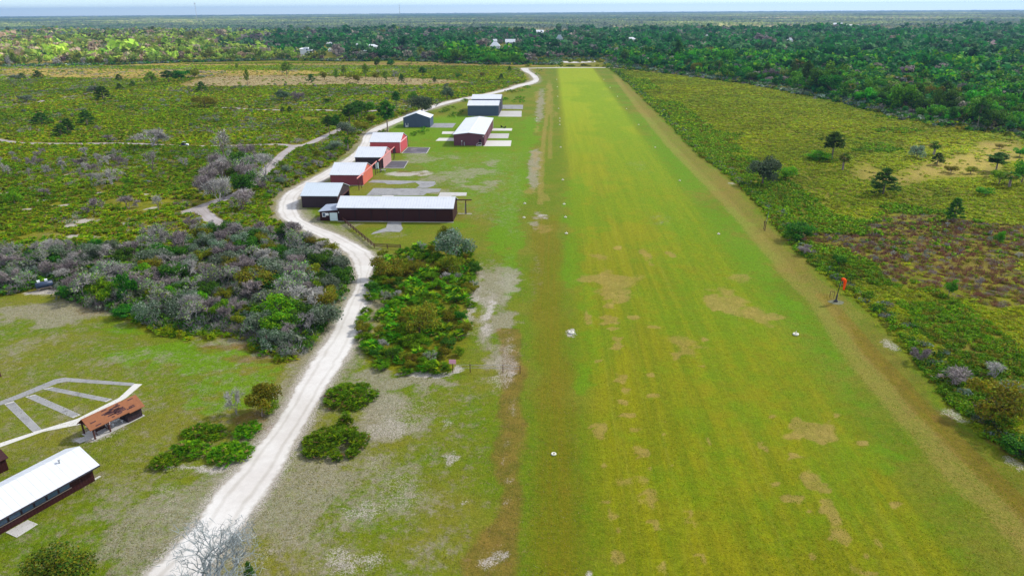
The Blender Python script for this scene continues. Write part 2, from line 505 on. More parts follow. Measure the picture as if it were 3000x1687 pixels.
pp('dry', Z1, .95, 9, [(1340, 645), (1480, 592), (1700, 572), (2100, 566), (2576, 576), (2576 + 400, 584), (2576 + 700, 596), (2576 + 930, 612), (2576 + 1000, 628), (2576 + 600, 648), (2576, 640), (1900, 652), (1400, 656)])
pp('sand', Z1, .46, 9, [(1340, 645), (1480, 592), (1700, 572), (2100, 566), (2576, 576), (2576 + 400, 584), (2576 + 700, 596), (2576 + 930, 612), (2576 + 600, 648), (2576, 640), (1900, 652), (1400, 656)])
pp('dry', Z1, .9, 12, [(560, 490), (900, 478), (1500, 486), (2300, 480), (2576, 474), (3400, 470), (4060, 480), (4060, 500), (3300, 500), (2576, 496), (1500, 498), (800, 500)])
pp('dry', Z1, .72, 14, [(0, 520), (500, 515), (1500, 530), (2300, 530), (2576, 560), (1500, 585), (900, 600), (0, 575)])
pp('dry', Z7, .6, 9, [(1290, 860), (1480, 780), (1700, 730), (1900, 690), (1960, 600), (2330, 590), (2420, 760), (2200, 770), (2160, 880), (1950, 895), (1700, 900), (1400, 960), (1150, 930), (960, 900), (950, 820), (1060, 720), (1130, 800)])
pp('dry', D, .62, 40, [(-600, 166), (0, 164), (150, 160), (330, 152), (420, 130), (250, 112), (-600, 100)])
pp('brown', Y6, .5, 12, [(480, 60), (800, 20), (1400, 0), (2100, -20), (2100, 560), (1580, 560), (1230, 420), (930, 330), (720, 250), (470, 220), (330, 190)])


def masks(X, Y):
    """the ground cover's plan in world coordinates: where sand, straw, dead grass, lush grass, brown litter lie"""
    M = {c: np.zeros(X.shape) for c in ('sand', 'dry', 'gray', 'lush', 'brown', 'olive')}
    wx = X + (fbm(X, Y, 9, 3) - .5) * 5
    wy = Y + (fbm(X, Y, 9, 5) - .5) * 9
    for ch, kind, d, val in PAINT:
        if kind == 'e':
            (c, ax, ay) = d
            b = (np.abs(X - c[0]) < ax * 2.4 + 1) & (np.abs(Y - c[1]) < ay * 2.4 + 1)
            if not b.any():
                continue
            sd_ = int(abs(c[0] * 7 + c[1] * 3)) % 97
            x = X[b] + (fbm(X[b], Y[b], max(ax, .8), sd_, 3) - .5) * ax * 1.9 + (fbm(X[b], Y[b], max(ax, .8) * .3, sd_ + 4, 2) - .5) * ax * .7
            y = Y[b] + (fbm(X[b], Y[b], max(ay, .8), sd_ + 9, 3) - .5) * ay * 1.9 + (fbm(X[b], Y[b], max(ay, .8) * .3, sd_ + 5, 2) - .5) * ay * .7
            q = np.sqrt(((x - c[0]) / ax) ** 2 + ((y - c[1]) / ay) ** 2)
            M[ch][b] = np.maximum(M[ch][b], val * (1 - sstep(.35, 1.35, q)))
        elif kind == 'p':
            P, s = d
            b = (X > P[:, 0].min() - 3 * s) & (X < P[:, 0].max() + 3 * s) & (Y > P[:, 1].min() - 3 * s) & (Y < P[:, 1].max() + 3 * s)
            if b.any():
                M[ch][b] = np.maximum(M[ch][b], val * sstep(-s, s, sdist(P, wx[b], wy[b])))
        else:
            L, w = d
            b = (X > L[:, 0].min() - 3 * w) & (X < L[:, 0].max() + 3 * w) & (Y > L[:, 1].min() - 3 * w) & (Y < L[:, 1].max() + 3 * w)
            if b.any():
                M[ch][b] = np.maximum(M[ch][b], val * (1 - sstep(.4 * w, 1.3 * w, ldist(L, X[b] + (wx[b] - X[b]) * .25, Y[b]))))
    near = (Y < 900) & (np.abs(X) < 700)
    x, y = X[near], Y[near]
    dr = -sdist(ROADPOLY, x, y)
    w = .9 + (.7 + 2.8 * fbm(x, y, 12, 9)) * (y < 300)
    M['sand'][near] = np.maximum(M['sand'][near], np.where(dr < 8, .62 * (1 - sstep(0.0, w, dr)), 0))
    M['gray'][near] = np.maximum(M['gray'][near], np.where(dr < 16, .75 * (1 - sstep(1, 6 + 5 * fbm(x, y, 15, 10), dr)), 0) * (fbm(x, y, 25, 12) + .3))
    for L, wd in TRAILS:
        dl = ldist(L, x, y)
        M['sand'][near] = np.maximum(M['sand'][near], .6 * (1 - sstep(wd * .7, wd * 1.7, dl)))
    lawn = np.full(X.shape, -1.0)
    b = (Y < 1000) & (np.abs(X) < 900)
    s = sdist(LAWN, X[b], Y[b])
    s = np.minimum(s, -sdist(ISLE, X[b], Y[b]))
    lawn[b] = sstep(-1.2, 1.2, s + (fbm(X[b], Y[b], 6, 21) - .5) * 3)
    lawn = np.clip(lawn, 0, 1)
    rn = np.clip(np.minimum(np.minimum(X - 3.6 * K, 38 * K - X), 5) / 5, 0, 1) * (Y < 830)
    return M, lawn, rn


def graded(a, b, h, gl, gr, lo, hi):
    x = list(np.arange(a, b + h * .5, h))
    s = h
    while x[-1] < hi:
        s *= gr
        x.append(x[-1] + s)
    s = h
    y = []
    c = a
    while c > lo:
        s *= gl
        c -= s
        y.append(c)
    return np.array(y[::-1] + x)


def ground_material():
    m, t, b = new_mat('ground_cover')
    pos = t.node('ShaderNodeNewGeometry').outputs['Position']
    sp = {}
    for nm in ('MaskA', 'MaskB', 'MaskC'):
        s = t.node('ShaderNodeSeparateColor')
        t.l.new(t.node('ShaderNodeAttribute', attribute_name=nm).outputs['Color'], s.inputs[0])
        sp[nm] = s.outputs
    sand, dry, gray = sp['MaskA']
    lush, brown, olive = sp['MaskB']
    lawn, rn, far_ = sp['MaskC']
    fine = t.noise(pos, 2.2, 6, .75)
    grain = t.noise(pos, 5.5, 3, .7, off=5)
    mid = t.noise(pos, 0.35, 5, .65, off=17)
    big = t.noise(pos, 0.045, 4, .6, off=29)
    tracks = t.noise(t.scaled(pos, (.42, .012, 0)), 1.0, 4, .6, off=3)
    tracks2 = t.noise(t.scaled(pos, (1.3, .02, 0)), 1.0, 3, .6, off=8)

    def eff(mask, n, amp, a=.3, c=.7):
        return t.step(t.math('ADD', mask, t.math('MULTIPLY', t.math('SUBTRACT', n, .5), amp)), a, c)
    fm = t.math('ADD', t.math('MULTIPLY', fine, .55), t.math('MULTIPLY', mid, .45))
    # mown grass
    grass = t.mix(t.step(mid, .3, .7), lin(98, 114, 6), lin(84, 112, 3))
    grass = t.mix(t.math('MULTIPLY', t.step(big, .4, .7), .6), grass, lin(124, 112, 40))
    grass = t.mix(t.math('MULTIPLY', t.step(fine, .5, .7), .35), grass, lin(132, 116, 58))
    run = t.mix(t.step(tracks, .4, .6), lin(105, 114, 2), lin(126, 126, 4))
    run = t.mix(t.math('MULTIPLY', t.step(tracks2, .48, .74), .4), run, lin(136, 132, 40))
    tracks3 = t.noise(t.scaled(pos, (3.2, .05, 0)), 1.0, 3, .6, off=15)
    run = t.mix(t.math('MULTIPLY', t.step(tracks3, .42, .62), .45), run, lin(112, 112, 4))
    run = t.mix(t.math('MULTIPLY', t.step(big, .46, .74), .4), run, lin(132, 126, 12))
    run = t.mix(t.math('MULTIPLY', t.step(t.noise(t.scaled(pos, (.09, .03, 0)), 1.0, 4, .6, off=44), .5, .68), .5), run, lin(88, 124, 2))
    run = t.mix(t.math('MULTIPLY', t.step(fine, .52, .72), .3), run, lin(142, 128, 40))
    run = t.mix(t.math('MULTIPLY', far_, .72), run, lin(138, 157, 24))  # vignette darkening put into the turf colour: dark near the camera, paler beyond
    mot = t.noise(pos, .9, 4, .75, off=91)
    run = t.mix(t.math('MULTIPLY', t.step(mot, .5, .68), .28), run, lin(104, 100, 8))
    run = t.mix(t.math('MULTIPLY', t.step(mot, .46, .32), .35), run, lin(128, 142, 6))
    grass = t.mix(t.math('MULTIPLY', t.step(mot, .5, .66), .4), grass, lin(112, 98, 34))
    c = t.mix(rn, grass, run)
    c = t.mix(t.math('MULTIPLY', eff(lush, mid, .9), t.math('SUBTRACT', .72, t.math('MULTIPLY', rn, .25))), c, lin(90, 130, 1))
    c = t.mix(t.math('MULTIPLY', eff(olive, fm, .7), .7), c, t.mix(t.step(tracks2, .35, .65), lin(104, 100, 5), lin(116, 98, 10)))
    # open scrub floor: low wiry cover, litter, pale sand showing through
    f1 = t.mix(t.step(mid, .35, .65), lin(122, 122, 12), lin(92, 98, 10))
    f1 = t.mix(t.math('MULTIPLY', t.step(big, .42, .66), .6), f1, lin(112, 102, 40))
    f1 = t.mix(t.math('MULTIPLY', t.step(fine, .55, .75), .35), f1, lin(128, 118, 84))
    c = t.mix(t.math('SUBTRACT', 1.0, lawn), c, f1)
    c = t.mix(t.math('MULTIPLY', eff(gray, t.math('ADD', t.math('MULTIPLY', mot, .55), t.math('MULTIPLY', fm, .45)), 2.1), .74), c, t.mix(t.step(fine, .38, .66), lin(158, 150, 136), lin(114, 104, 78)))
    c = t.mix(t.math('MULTIPLY', eff(brown, fm, 1.1), .6), c, t.mix(t.step(mid, .35, .65), lin(126, 94, 48), lin(100, 78, 34)))
    c = t.mix(t.math('MULTIPLY', eff(dry, t.math('ADD', t.math('MULTIPLY', fm, .7), t.math('MULTIPLY', grain, .3)), 1.7), .6), c, t.mix(t.step(fm, .38, .62), lin(164, 138, 82), lin(138, 116, 58)))
    c = t.mix(t.math('MULTIPLY', eff(sand, t.math('ADD', t.math('MULTIPLY', fine, .5), t.math('MULTIPLY', grain, .5)), 2.0, .38, .72), .8), c, t.mix(t.step(fine, .35, .65), lin(196, 190, 186), lin(158, 148, 140)))
    blade = t.noise(pos, 1.1, 3, .7, off=61)
    k = t.math('ADD', t.math('MULTIPLY', fine, .9), t.math('ADD', t.math('MULTIPLY', grain, 1.1), t.math('MULTIPLY', blade, .7)))
    k = t.math('SUBTRACT', k, .35)
    c = t.mix(1.0, c, k, 'MULTIPLY')
    t.l.new(c, b.inputs['Base Color'])
    bp = t.node('ShaderNodeBump', i_Strength=0.8, i_Distance=0.3)
    t.l.new(t.math('ADD', fine, grain), bp.inputs['Height'])
    t.l.new(bp.outputs[0], b.inputs['Normal'])
    b.inputs['Roughness'].default_value = 0.95
    b.inputs['Specular IOR Level'].default_value = 0.1
    return m


M_GROUND = ground_material()
gx = graded(-150, 150, 0.8, 1.045, 1.045, -16000, 16000)
gy = graded(52, 260, 0.7, 1.25, 1.0085, -400, 17000)
GX, GY = np.meshgrid(gx, gy)
MM, LW, RN = masks(GX, GY)
nx, ny = len(gx), len(gy)
V = np.stack([GX, GY, np.zeros_like(GX)], -1).reshape(-1, 3)
A = np.stack([MM['sand'], MM['dry'], MM['gray']], -1).reshape(-1, 3)
B_ = np.stack([MM['lush'], MM['brown'], MM['olive']], -1).reshape(-1, 3)
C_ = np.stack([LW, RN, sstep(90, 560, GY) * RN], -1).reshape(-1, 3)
ii = np.arange(nx * ny).reshape(ny, nx)
Q = np.stack([ii[:-1, :-1], ii[:-1, 1:], ii[1:, 1:], ii[1:, :-1]], -1).reshape(-1, 4)
qx, qy = (V[Q[:, 0], 0] + V[Q[:, 2], 0]) / 2, (V[Q[:, 0], 1] + V[Q[:, 2], 1]) / 2
isrun = (qx > RUNWAY[0, 0]) & (qx < RUNWAY[1, 0]) & (qy > 40) & (qy < RUNWAY[2, 1])
islawn = ~isrun & (LW.reshape(-1)[Q[:, 0]] > .5) & (qy < 1000)
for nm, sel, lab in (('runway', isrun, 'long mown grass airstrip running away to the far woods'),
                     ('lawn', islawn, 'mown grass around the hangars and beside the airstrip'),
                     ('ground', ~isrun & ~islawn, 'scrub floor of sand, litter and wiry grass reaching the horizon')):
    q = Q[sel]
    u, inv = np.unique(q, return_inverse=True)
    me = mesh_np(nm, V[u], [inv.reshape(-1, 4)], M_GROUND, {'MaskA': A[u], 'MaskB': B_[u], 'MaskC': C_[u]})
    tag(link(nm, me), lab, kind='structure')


def road_material(name, c1, c2, c3, gsc=1.2):
    m, t, b = new_mat(name)
    pos = t.node('ShaderNodeNewGeometry').outputs['Position']
    e = t.node('ShaderNodeAttribute', attribute_name='Edge').outputs['Fac']
    n = t.noise(pos, gsc, 6, .7)
    n2 = t.noise(pos, .12, 4, .6, off=9)
    c = t.mix(t.step(n2, .35, .65), c1, c2)
    rut = t.math('MULTIPLY', t.step(t.math('ABSOLUTE', t.math('SUBTRACT', e, .55)), .16, .02), .55)
    c = t.mix(t.math('MULTIPLY', rut, n2), c, c3)
    c = t.mix(t.math('MULTIPLY', t.step(t.math('ADD', e, t.math('MULTIPLY', n, .5)), .48, .2), .85), c, c3)
    c = t.mix(1.0, c, t.math('ADD', t.math('MULTIPLY', n, .25), .87), 'MULTIPLY')
    t.l.new(c, b.inputs['Base Color'])
    bp = t.node('ShaderNodeBump', i_Strength=0.3, i_Distance=0.06)
    t.l.new(n, bp.inputs['Height'])
    t.l.new(bp.outputs[0], b.inputs['Normal'])
    b.inputs['Roughness'].default_value = .95
    return m


def ribbon(name, L, R, mat, z, label, rag=.5, n=14, step=1.0, seed=1):
    L, R = smooth_line(L, 10), smooth_line(R, 10)
    u = np.linspace(0, 1, n + 1)
    wob = lambda P, s: (fbm(P[:, 0], P[:, 1], 2.5, s) - .5) * 2 * rag + (fbm(P[:, 0], P[:, 1], 11, s + 3) - .5) * 1.6 * rag
    d = R - L
    w = np.linalg.norm(d, axis=1, keepdims=True)
    d = d / w
    L2, R2 = L + d * wob(L, seed)[:, None], R - d * wob(R, seed + 9)[:, None]
    P = L2[:, None] * (1 - u)[None, :, None] + R2[:, None] * u[None, :, None]
    e = np.repeat((np.minimum(u, 1 - u) * 2)[None], len(L), 0)
    V = np.concatenate([P, np.full(P.shape[:2] + (1,), z)], -1).reshape(-1, 3)
    i = np.arange(len(V)).reshape(len(L), n + 1)
    q = np.stack([i[:-1, :-1], i[:-1, 1:], i[1:, 1:], i[1:, :-1]], -1).reshape(-1, 4)
    me = mesh_np(name, V, [q], mat, {'Edge': np.repeat(e.reshape(-1, 1), 3, 1)})
    return tag(link(name, me), label, kind='structure')


def resample(P, ds):
    d = np.concatenate(([0], np.cumsum(np.linalg.norm(np.diff(P, axis=0), axis=1))))
    n = max(3, int(d[-1] / ds))
    s = np.linspace(0, d[-1], n)
    return np.stack([np.interp(s, d, P[:, k]) for k in (0, 1)], -1)


M_ROAD = road_material('crushed_shell', lin(196, 193, 188), lin(184, 179, 173), lin(136, 128, 113))
M_TRAIL = road_material('sand_track', lin(160, 154, 154), lin(142, 134, 130), lin(112, 102, 86))
ribbon('road', RL, RR, M_ROAD, .004, 'white crushed shell road winding past the hangars', rag=.55)
for k, (L, w) in enumerate(TRAILS):
    L = smooth_line(L, 4)
    L = resample(L, 3.0)
    tn = np.gradient(L, axis=0)
    tn /= np.linalg.norm(tn, axis=1, keepdims=True)
    nr = np.stack([-tn[:, 1], tn[:, 0]], -1)
    ribbon('path', L + nr * w, L - nr * w, M_TRAIL, .005 + .0012 * k, 'pale sandy track through the palmetto scrub', rag=.6, n=6, seed=20 + k)
L = resample(poly(Z2, [(1380, 517), (1530, 514), (1760, 512), (2010, 512), (2300, 512), (2576, 511), (3000, 508)]), 6)
ribbon('path', L + (0, 4.0), L - (0, 4.0), M_ROAD, .008, 'white cross road beyond the far end of the airstrip', rag=.5, n=4, seed=50)
L = resample(poly(Z2, [(1590, 466), (1640, 465), (1700, 470), (1770, 471), (1860, 468), (1960, 462)]), 5)
ribbon('path', L + (0, 15.0), L - (0, 15.0), M_ROAD, .012, 'white sand clearing at the edge of the far woods', rag=2.5, n=4, seed=51)
# ------------------------------------------------------------------ slabs and footpaths
M_CONC = plain('concrete', lin(172, 170, 166), .9, .15, var=.1, scale=.8, dirt=lin(122, 118, 114), dirt_amt=.35)
M_CONC_W = plain('white_concrete', lin(188, 186, 180), .9, .15, var=.07, scale=.8, dirt=lin(190, 186, 178), dirt_amt=.3)
M_CONC_G = plain('weathered_concrete', lin(136, 136, 136), .9, .15, var=.2, scale=.5, dirt=lin(82, 82, 86), dirt_amt=.7)
M_CONC_D = plain('dark_stained_concrete', lin(84, 82, 88), .9, .15, var=.35, scale=.4, dirt=lin(134, 132, 134), dirt_amt=.75)
M_GRAVEL = plain('pale_gravel', lin(206, 204, 204), .95, .1, var=.3, scale=3)


def slab(name, pts, mat, z, label, kind='structure', edge_mat=None):
    """a poured slab: its sheet with a thin visible edge; optional pale rim strip lying on it"""
    P = [tuple(p) for p in pts]
    if sum(P[i - 1][0] * P[i][1] - P[i][0] * P[i - 1][1] for i in range(len(P))) < 0:
        P = P[::-1]
    n = len(P)
    me = bpy.data.meshes.new(name)
    me.from_pydata([(x, y, z) for x, y in P] + [(x, y, -.05) for x, y in P], [],
                   [tuple(range(n))] + [(n + i, n + (i + 1) % n, (i + 1) % n, i) for i in range(n)])
    me.materials.append(mat)
    o = link(name, me)
    tag(o, label, kind=kind)
    if edge_mat:
        c = np.mean(P, 0)
        b = MB()
        for i in range(n):
            a, d = np.array(P[i]), np.array(P[(i + 1) % n])
            a2, d2 = a + (c - a) * .06, d + (c - d) * .06
            b.add([(*a, z + .004), (*d, z + .004), (*d2, z + .004), (*a2, z + .004)], [(0, 1, 2, 3)])
        b.build('rim', edge_mat, o)
    return o


def zp(pts, f=Z5):
    return poly(f, pts)


slab('pavement', zp([(1612, 462), (1620, 440), (1740, 440), (1735, 462)]), M_CONC_W, .03, 'narrow white concrete apron behind the brick hangar, far one')
slab('pavement', zp([(1557, 523), (1590, 497), (1740, 497), (1740, 523)]), M_CONC_W, .03, 'white concrete apron behind the brick hangar, near one')
slab('pavement', zp([(2045, 433), (2060, 412), (2237, 412), (2232, 433)]), M_CONC_W, .03, 'white concrete apron at the far bay of the brick hangar')
slab('pavement', zp([(2010, 500), (2040, 458), (2210, 458), (2200, 500)]), M_CONC, .03, 'grey concrete apron at the middle bay of the brick hangar')
slab('pavement', zp([(1980, 570), (2005, 520), (2230, 520), (2222, 570)]), M_CONC_W, .03, 'broad white concrete apron at the near bay of the brick hangar')
slab('pavement', zp([(1255, 633), (1312, 578), (1512, 582), (1480, 635)]), M_CONC_D, .03, 'dark stained concrete apron before the red hangar', edge_mat=M_CONC)
slab('pavement', zp([(1095, 765), (1165, 700), (1318, 702), (1280, 765)]), M_CONC_D, .03, 'streaked concrete apron before the pink hangar', edge_mat=M_CONC)
slab('pavement', zp([(1505, 405), (1548, 367), (1740, 367), (1708, 407)]), M_CONC_G, .03, 'grey concrete apron beside the slate blue gabled hangar')
slab('pavement', zp([(2110, 308), (2132, 258), (2320, 258), (2318, 310)]), M_CONC, .03, 'pale concrete apron before the nearer slate hangar')
slab('pavement', zp([(2130, 240), (2150, 205), (2332, 205), (2330, 243)]), M_CONC_G, .03, 'grey concrete apron before the farther slate hangar')
slab('pavement', zp([(945, 1005), (1010, 940), (1250, 942), (1610, 945), (1590, 975), (1480, 985), (1450, 1005)]), M_CONC_G, .03, 'wide weathered concrete pad between the salmon and maroon hangars')
slab('pavement', zp([(1075, 1017), (1086, 1006), (1190, 1006), (1170, 1018)]), M_CONC_W, .03, 'small pale concrete strip behind the long maroon hangar')
slab('pavement', zp([(1575, 1022), (1600, 977), (1835, 979), (1830, 1008), (1700, 1010), (1690, 1022)]), M_CONC, .03, 'cracked concrete pad reaching past the end of the maroon hangar')
slab('pavement', zp([(960, 890), (1000, 868), (1550, 880), (1560, 900), (1540, 920), (1486, 940), (1385, 940), (1420, 915), (1380, 890), (1250, 905), (1130, 905), (1110, 895)]), M_CONC_G, .026, 'old curved concrete track before the salmon hangar')
slab('pavement', zp([(1135, 1240), (1255, 1242), (1255, 1270), (1270, 1300), (1240, 1328), (1120, 1325), (985, 1350), (1010, 1330), (1120, 1290)]), M_CONC_G, .026, 'flared grey concrete ramp at the front of the maroon hangar')
slab('footpath', poly(Y1, [(-60, 545), (0, 520), (250, 438), (540, 350), (830, 205), (940, 105), (995, 108), (880, 205), (560, 390), (300, 440), (0, 548), (-60, 575)]), M_CONC_W, .03, 'white concrete footpath sweeping behind the pavilion')
P_ = [(-60, 262), (0, 228), (150, 170), (380, 75), (450, 62), (940, 100), (928, 120), (470, 90), (400, 102), (170, 195), (0, 256), (-60, 285)]
slab('footpath', poly(Y1, P_), M_CONC_G, .026, 'grey outer footpath of the fan of paths on the lawn')
for pts, lab in (([(30, 246), (95, 226), (300, 432), (235, 447)], 'grey spoke path of the fan, the one at its west end'),
                 ([(176, 196), (245, 180), (565, 322), (512, 345)], 'grey middle spoke path of the fan, meeting the pavilion'),
                 ([(300, 142), (365, 128), (785, 212), (742, 232)], 'grey spoke path of the fan nearest its white end')):
    slab('footpath', poly(Y1, pts), M_CONC_G, .022, lab, edge_mat=M_CONC)
slab('footpath', poly(Y1, [(520, 505), (560, 520), (650, 485), (600, 468)]), M_CONC, .03, 'short concrete path between the pavilion and the long white roof')
slab('pavement', poly(Y1, [(40, 1145), (195, 1058), (265, 1087), (118, 1180)]), M_CONC, .05, 'pale concrete doorstep slab at the white roofed building', edge_mat=M_CONC_W)

# ------------------------------------------------------------------ hangars
M_WROOF = ribbed('white_roof_metal', lin(198, 202, 208), 'x', .9, .03, .45, .04, dirt=lin(170, 174, 182), dirt_amt=.4, groove=.72)
M_WROOFY = ribbed('white_roof_metal_across', lin(198, 202, 208), 'y', .9, .03, .45, .04, dirt=lin(206, 208, 212), dirt_amt=.3, groove=.93)
M_GROOF = ribbed('pale_grey_roof_metal', lin(184, 194, 202), 'x', .8, .03, .5, .06, dirt=lin(170, 180, 186), dirt_amt=.35, groove=.85)
M_BROOF = ribbed('blue_grey_roof_metal', lin(142, 152, 168), 'x', .6, .03, .5, .06, dirt=lin(150, 160, 176), dirt_amt=.3, groove=.85)
wallm = lambda n, c, p=.45, **k: ribbed(n, c, 'w', p, .04, .6, .1, dirt=tuple(v * .6 for v in c), dirt_amt=.3, **k)
M_MAROON = wallm('maroon_siding', lin(52, 21, 22), .4)
M_DARKBR = wallm('dark_brown_siding', lin(54, 40, 46), .4)
M_SALMON = wallm('salmon_siding', lin(192, 100, 80), .45)
M_SALMON_SHADE = wallm('shaded_salmon_siding', lin(128, 60, 70), .4)  # salmon siding again, with the shade of the unlit walls put into its colour
M_PINK = wallm('faded_pink_siding', lin(184, 138, 136), .45)
M_RED = wallm('red_siding', lin(186, 76, 82), .45)
M_SLATE = wallm('slate_blue_siding', lin(72, 86, 106), .5)
M_BRICK = wallm('brown_brick_siding', lin(98, 60, 72), .5)
M_REDDOOR = wallm('brick_red_door', lin(124, 50, 62), .6)
M_TRIM = plain('pink_white_trim', lin(236, 204, 204), .6, var=.06)
M_WTRIM = plain('white_trim', lin(204, 206, 210), .6, var=.06)
M_DTRIM = plain('dark_trim', lin(58, 56, 66), .6, var=.1)
M_PINKWOOD = plain('pink_wood', lin(214, 140, 134), .8, var=.15)
M_DWOOD = plain('dark_wood', lin(82, 52, 48), .85, var=.25)
M_GWOOD = plain('grey_wood', lin(120, 110, 100), .85, var=.25)
M_WHITE = plain('white_paint', lin(232, 236, 238), .6, var=.05)
M_DOORW = plain('pale_door', lin(206, 224, 226), .6, var=.05)
M_GLASS = plain('window_glass', lin(70, 92, 116), .12, .5, var=.1)
M_DARK = plain('dark_interior', lin(40, 34, 38), .9, var=.2)
M_STEEL = plain('galvanised_steel', lin(150, 154, 158), .5, .4, .3, var=.1)
M_BLACK = plain('black_rubber', lin(36, 36, 40), .8, var=.2)


def gabled(name, label, x0, x1, y0, y1, eave, ridge, along='x', wall=None, roof=None, over=.3, group=None, cat='hangar', end_mat=None, trim=None, open_end=False):
    """a gabled building in local metres round its own centre; along = the ridge's direction before it is turned"""
    x0, x1, y0, y1, eave, ridge = [v * K for v in (x0, x1, y0, y1, eave, ridge)]
    L, W = (x1 - x0, y1 - y0) if along == 'x' else (y1 - y0, x1 - x0)
    root = empty(name, ((x0 + x1) / 2, (y0 + y1) / 2, 0), 0 if along == 'x' else math.pi / 2)
    tag(root, label, cat, group)
    a, w = L / 2, W / 2
    th = .14
    sl = (ridge - eave) / w
    e, r = eave - th - .02, ridge - th - .02
    b = MB()
    t = .12
    b.box(-a, a, -w, -w + t, 0, e)
    b.box(-a, a, w - t, w, 0, e)
    prism = lambda xa, xb, zb: MB().add([(xa, -w + t, zb), (xa, w - t, zb), (xa, w - t, e + sl * t), (xa, 0, r), (xa, -w + t, e + sl * t),
                                         (xb, -w + t, zb), (xb, w - t, zb), (xb, w - t, e + sl * t), (xb, 0, r), (xb, -w + t, e + sl * t)],
                                        [(4, 3, 2, 1, 0), (5, 6, 7, 8, 9), (0, 1, 6, 5), (1, 2, 7, 6), (2, 3, 8, 7), (3, 4, 9, 8), (4, 0, 5, 9)])
    lft = prism(-a + .003, -a + t, 0)
    b.add(lft.v, lft.f)
    b.build('wall', wall, root)
    rgt = prism(a - t, a - .003, eave * .72 if open_end else 0)
    rgt.build('gable_wall', end_mat or wall, root)
    ov = over
    R = MB()
    for s in (-1, 1):
        yo = s * (w + ov)
        zo = eave - sl * ov
        lo = [(-a - ov, yo, zo - th), (a + ov, yo, zo - th), (a + ov, 0, ridge - th), (-a - ov, 0, ridge - th)]
        hi = [(p[0], p[1], p[2] + th) for p in lo]
        if s == 1:
            lo, hi = lo[::-1], hi[::-1]
        R.hexa(lo, hi)
    R.build('roof', roof, root)
    cap = MB()
    for s in (-1, 1):
        lo = [(-a - ov, s * .3, ridge - sl * .3 + .004), (a + ov, s * .3, ridge - sl * .3 + .004), (a + ov, 0, ridge + .004), (-a - ov, 0, ridge + .004)]
        hi = [(p[0], p[1], p[2] + .03) for p in lo]
        cap.hexa(lo if s < 0 else lo[::-1], hi if s < 0 else hi[::-1])
    cap.build('ridge_cap', M_WTRIM if roof in (M_WROOF, M_WROOFY) else roof, root)
    if trim:
        T = MB()
        for s in (-1, 1):
            T.bar((a + .02, s * w, .02), (a + .02, s * w, e), .18)
        T.bar((a + .06, -w, eave - .3), (a + .06, w, eave - .3), .1, .3)
        T.build('corner_trim', trim, root)
    root['dims'] = [a, w, eave, ridge]
    return root


def dims(r):
    return [float(v) for v in r['dims']]


hA = gabled('hangar', 'long maroon hangar with white roof and lean-to office, in front of the row', -48.4, -21.8, 153, 161, 3.38, 4.95, wall=M_MAROON, roof=M_WROOF, over=.35)
a, w, e, r = dims(hA)
for k in range(7):
    x = -a + .4 + k * (2 * a - .8) / 7
    MB().box(x + .1, x + (2 * a - .8) / 7 - .1, -w - .1, -w - .01, .12, e - .5).build('sliding_door', M_MAROON, hA)
    MB().box(x - .09, x + .09, -w - .2, -w - .005, .1, e - .49).build('door_post', M_DARK, hA)
MB().box(-a - .1, a + .1, -w - .25, -w - .1, e - .48, e - .2).build('door_track', M_DTRIM, hA)
MB().box(-a - .2, a + .2, -w - .5, -w - .11, 0, .1).build('sill', M_CONC, hA)
# lean-to office
ax0, ax1, ay0, ay1 = -a - 5.8, -a - .01, -w + .3, w - 2.6
o = MB().hexa([(ax0, ay0, 0), (ax1, ay0, 0), (ax1, ay1, 0), (ax0, ay1, 0)], [(ax0, ay0, 2.95), (ax1, ay0, 3.5), (ax1, ay1, 3.5), (ax0, ay1, 2.95)]).build('lean_to', M_MAROON, hA)
MB().hexa([(ax0 - .35, ay0 - .4, 2.94), (ax1, ay0 - .4, 3.53), (ax1, ay1 + .3, 3.53), (ax0 - .35, ay1 + .3, 2.94)],
          [(ax0 - .35, ay0 - .4, 3.06), (ax1, ay0 - .4, 3.65), (ax1, ay1 + .3, 3.65), (ax0 - .35, ay1 + .3, 3.06)]).build('roof', M_BROOF, o)
MB().box(ax1 - 2.7, ax1 - .3, ay0 - .08, ay0 - .003, .05, 2.6).build('door', M_DOORW, hA)
wf = MB().box(ax0 + .75, ax0 + 1.85, ay0 - .08, ay0 - .003, 1.25, 2.6).build('window', M_WHITE, hA)
MB().box(ax0 + .9, ax0 + 1.7, ay0 - .1, ay0 - .082, 1.4, 2.45).build('pane', M_GLASS, wf)
MB().box(ax0 + 1.9, ax0 + 2.8, ay0 - .45, ay0 - .003, 1.75, 2.5).build('air_conditioner', M_WHITE, hA)
MB().tube([(ax1 + .3, -w - .12, 2.9), (ax1 + .3, -w - .3, 2.75)], .12).build('lamp', M_WHITE, hA)
sb = MB()
for k in range(5):
    sb.bar((ax0 - 1.4, ay0 + .4 + k * .25, .25 + .1 * k), (ax0 - .2, ay0 + .2 + k * .3, .2 + .16 * k), .28, .12)
tag(sb.build('board_pile', M_GWOOD), 'small heap of grey boards beside the lean-to office', 'boards').location = hA.location
# door track outrigger past the end of the long hangar
fr = empty('track_frame', (-19.63 * K, 160.2 * K, 0))
tag(fr, 'dark door track beam on a braced post past the maroon hangar', 'track frame')
MB().bar((-2.75, 0, 4.5), (1.9, 0, 4.5), .3, .3).build('beam', M_DWOOD, fr)
MB().box(-.14, .14, -.14, .14, 0, 4.35).build('post', M_DWOOD, fr)
MB().bar((-.22, -.22, 0), (-.18, -.2, 3.4), .16).build('brace', M_STEEL, fr)
MB().box(-2.6, 1.9, -.25, .25, -.02, .05).build('footing', M_CONC, fr)

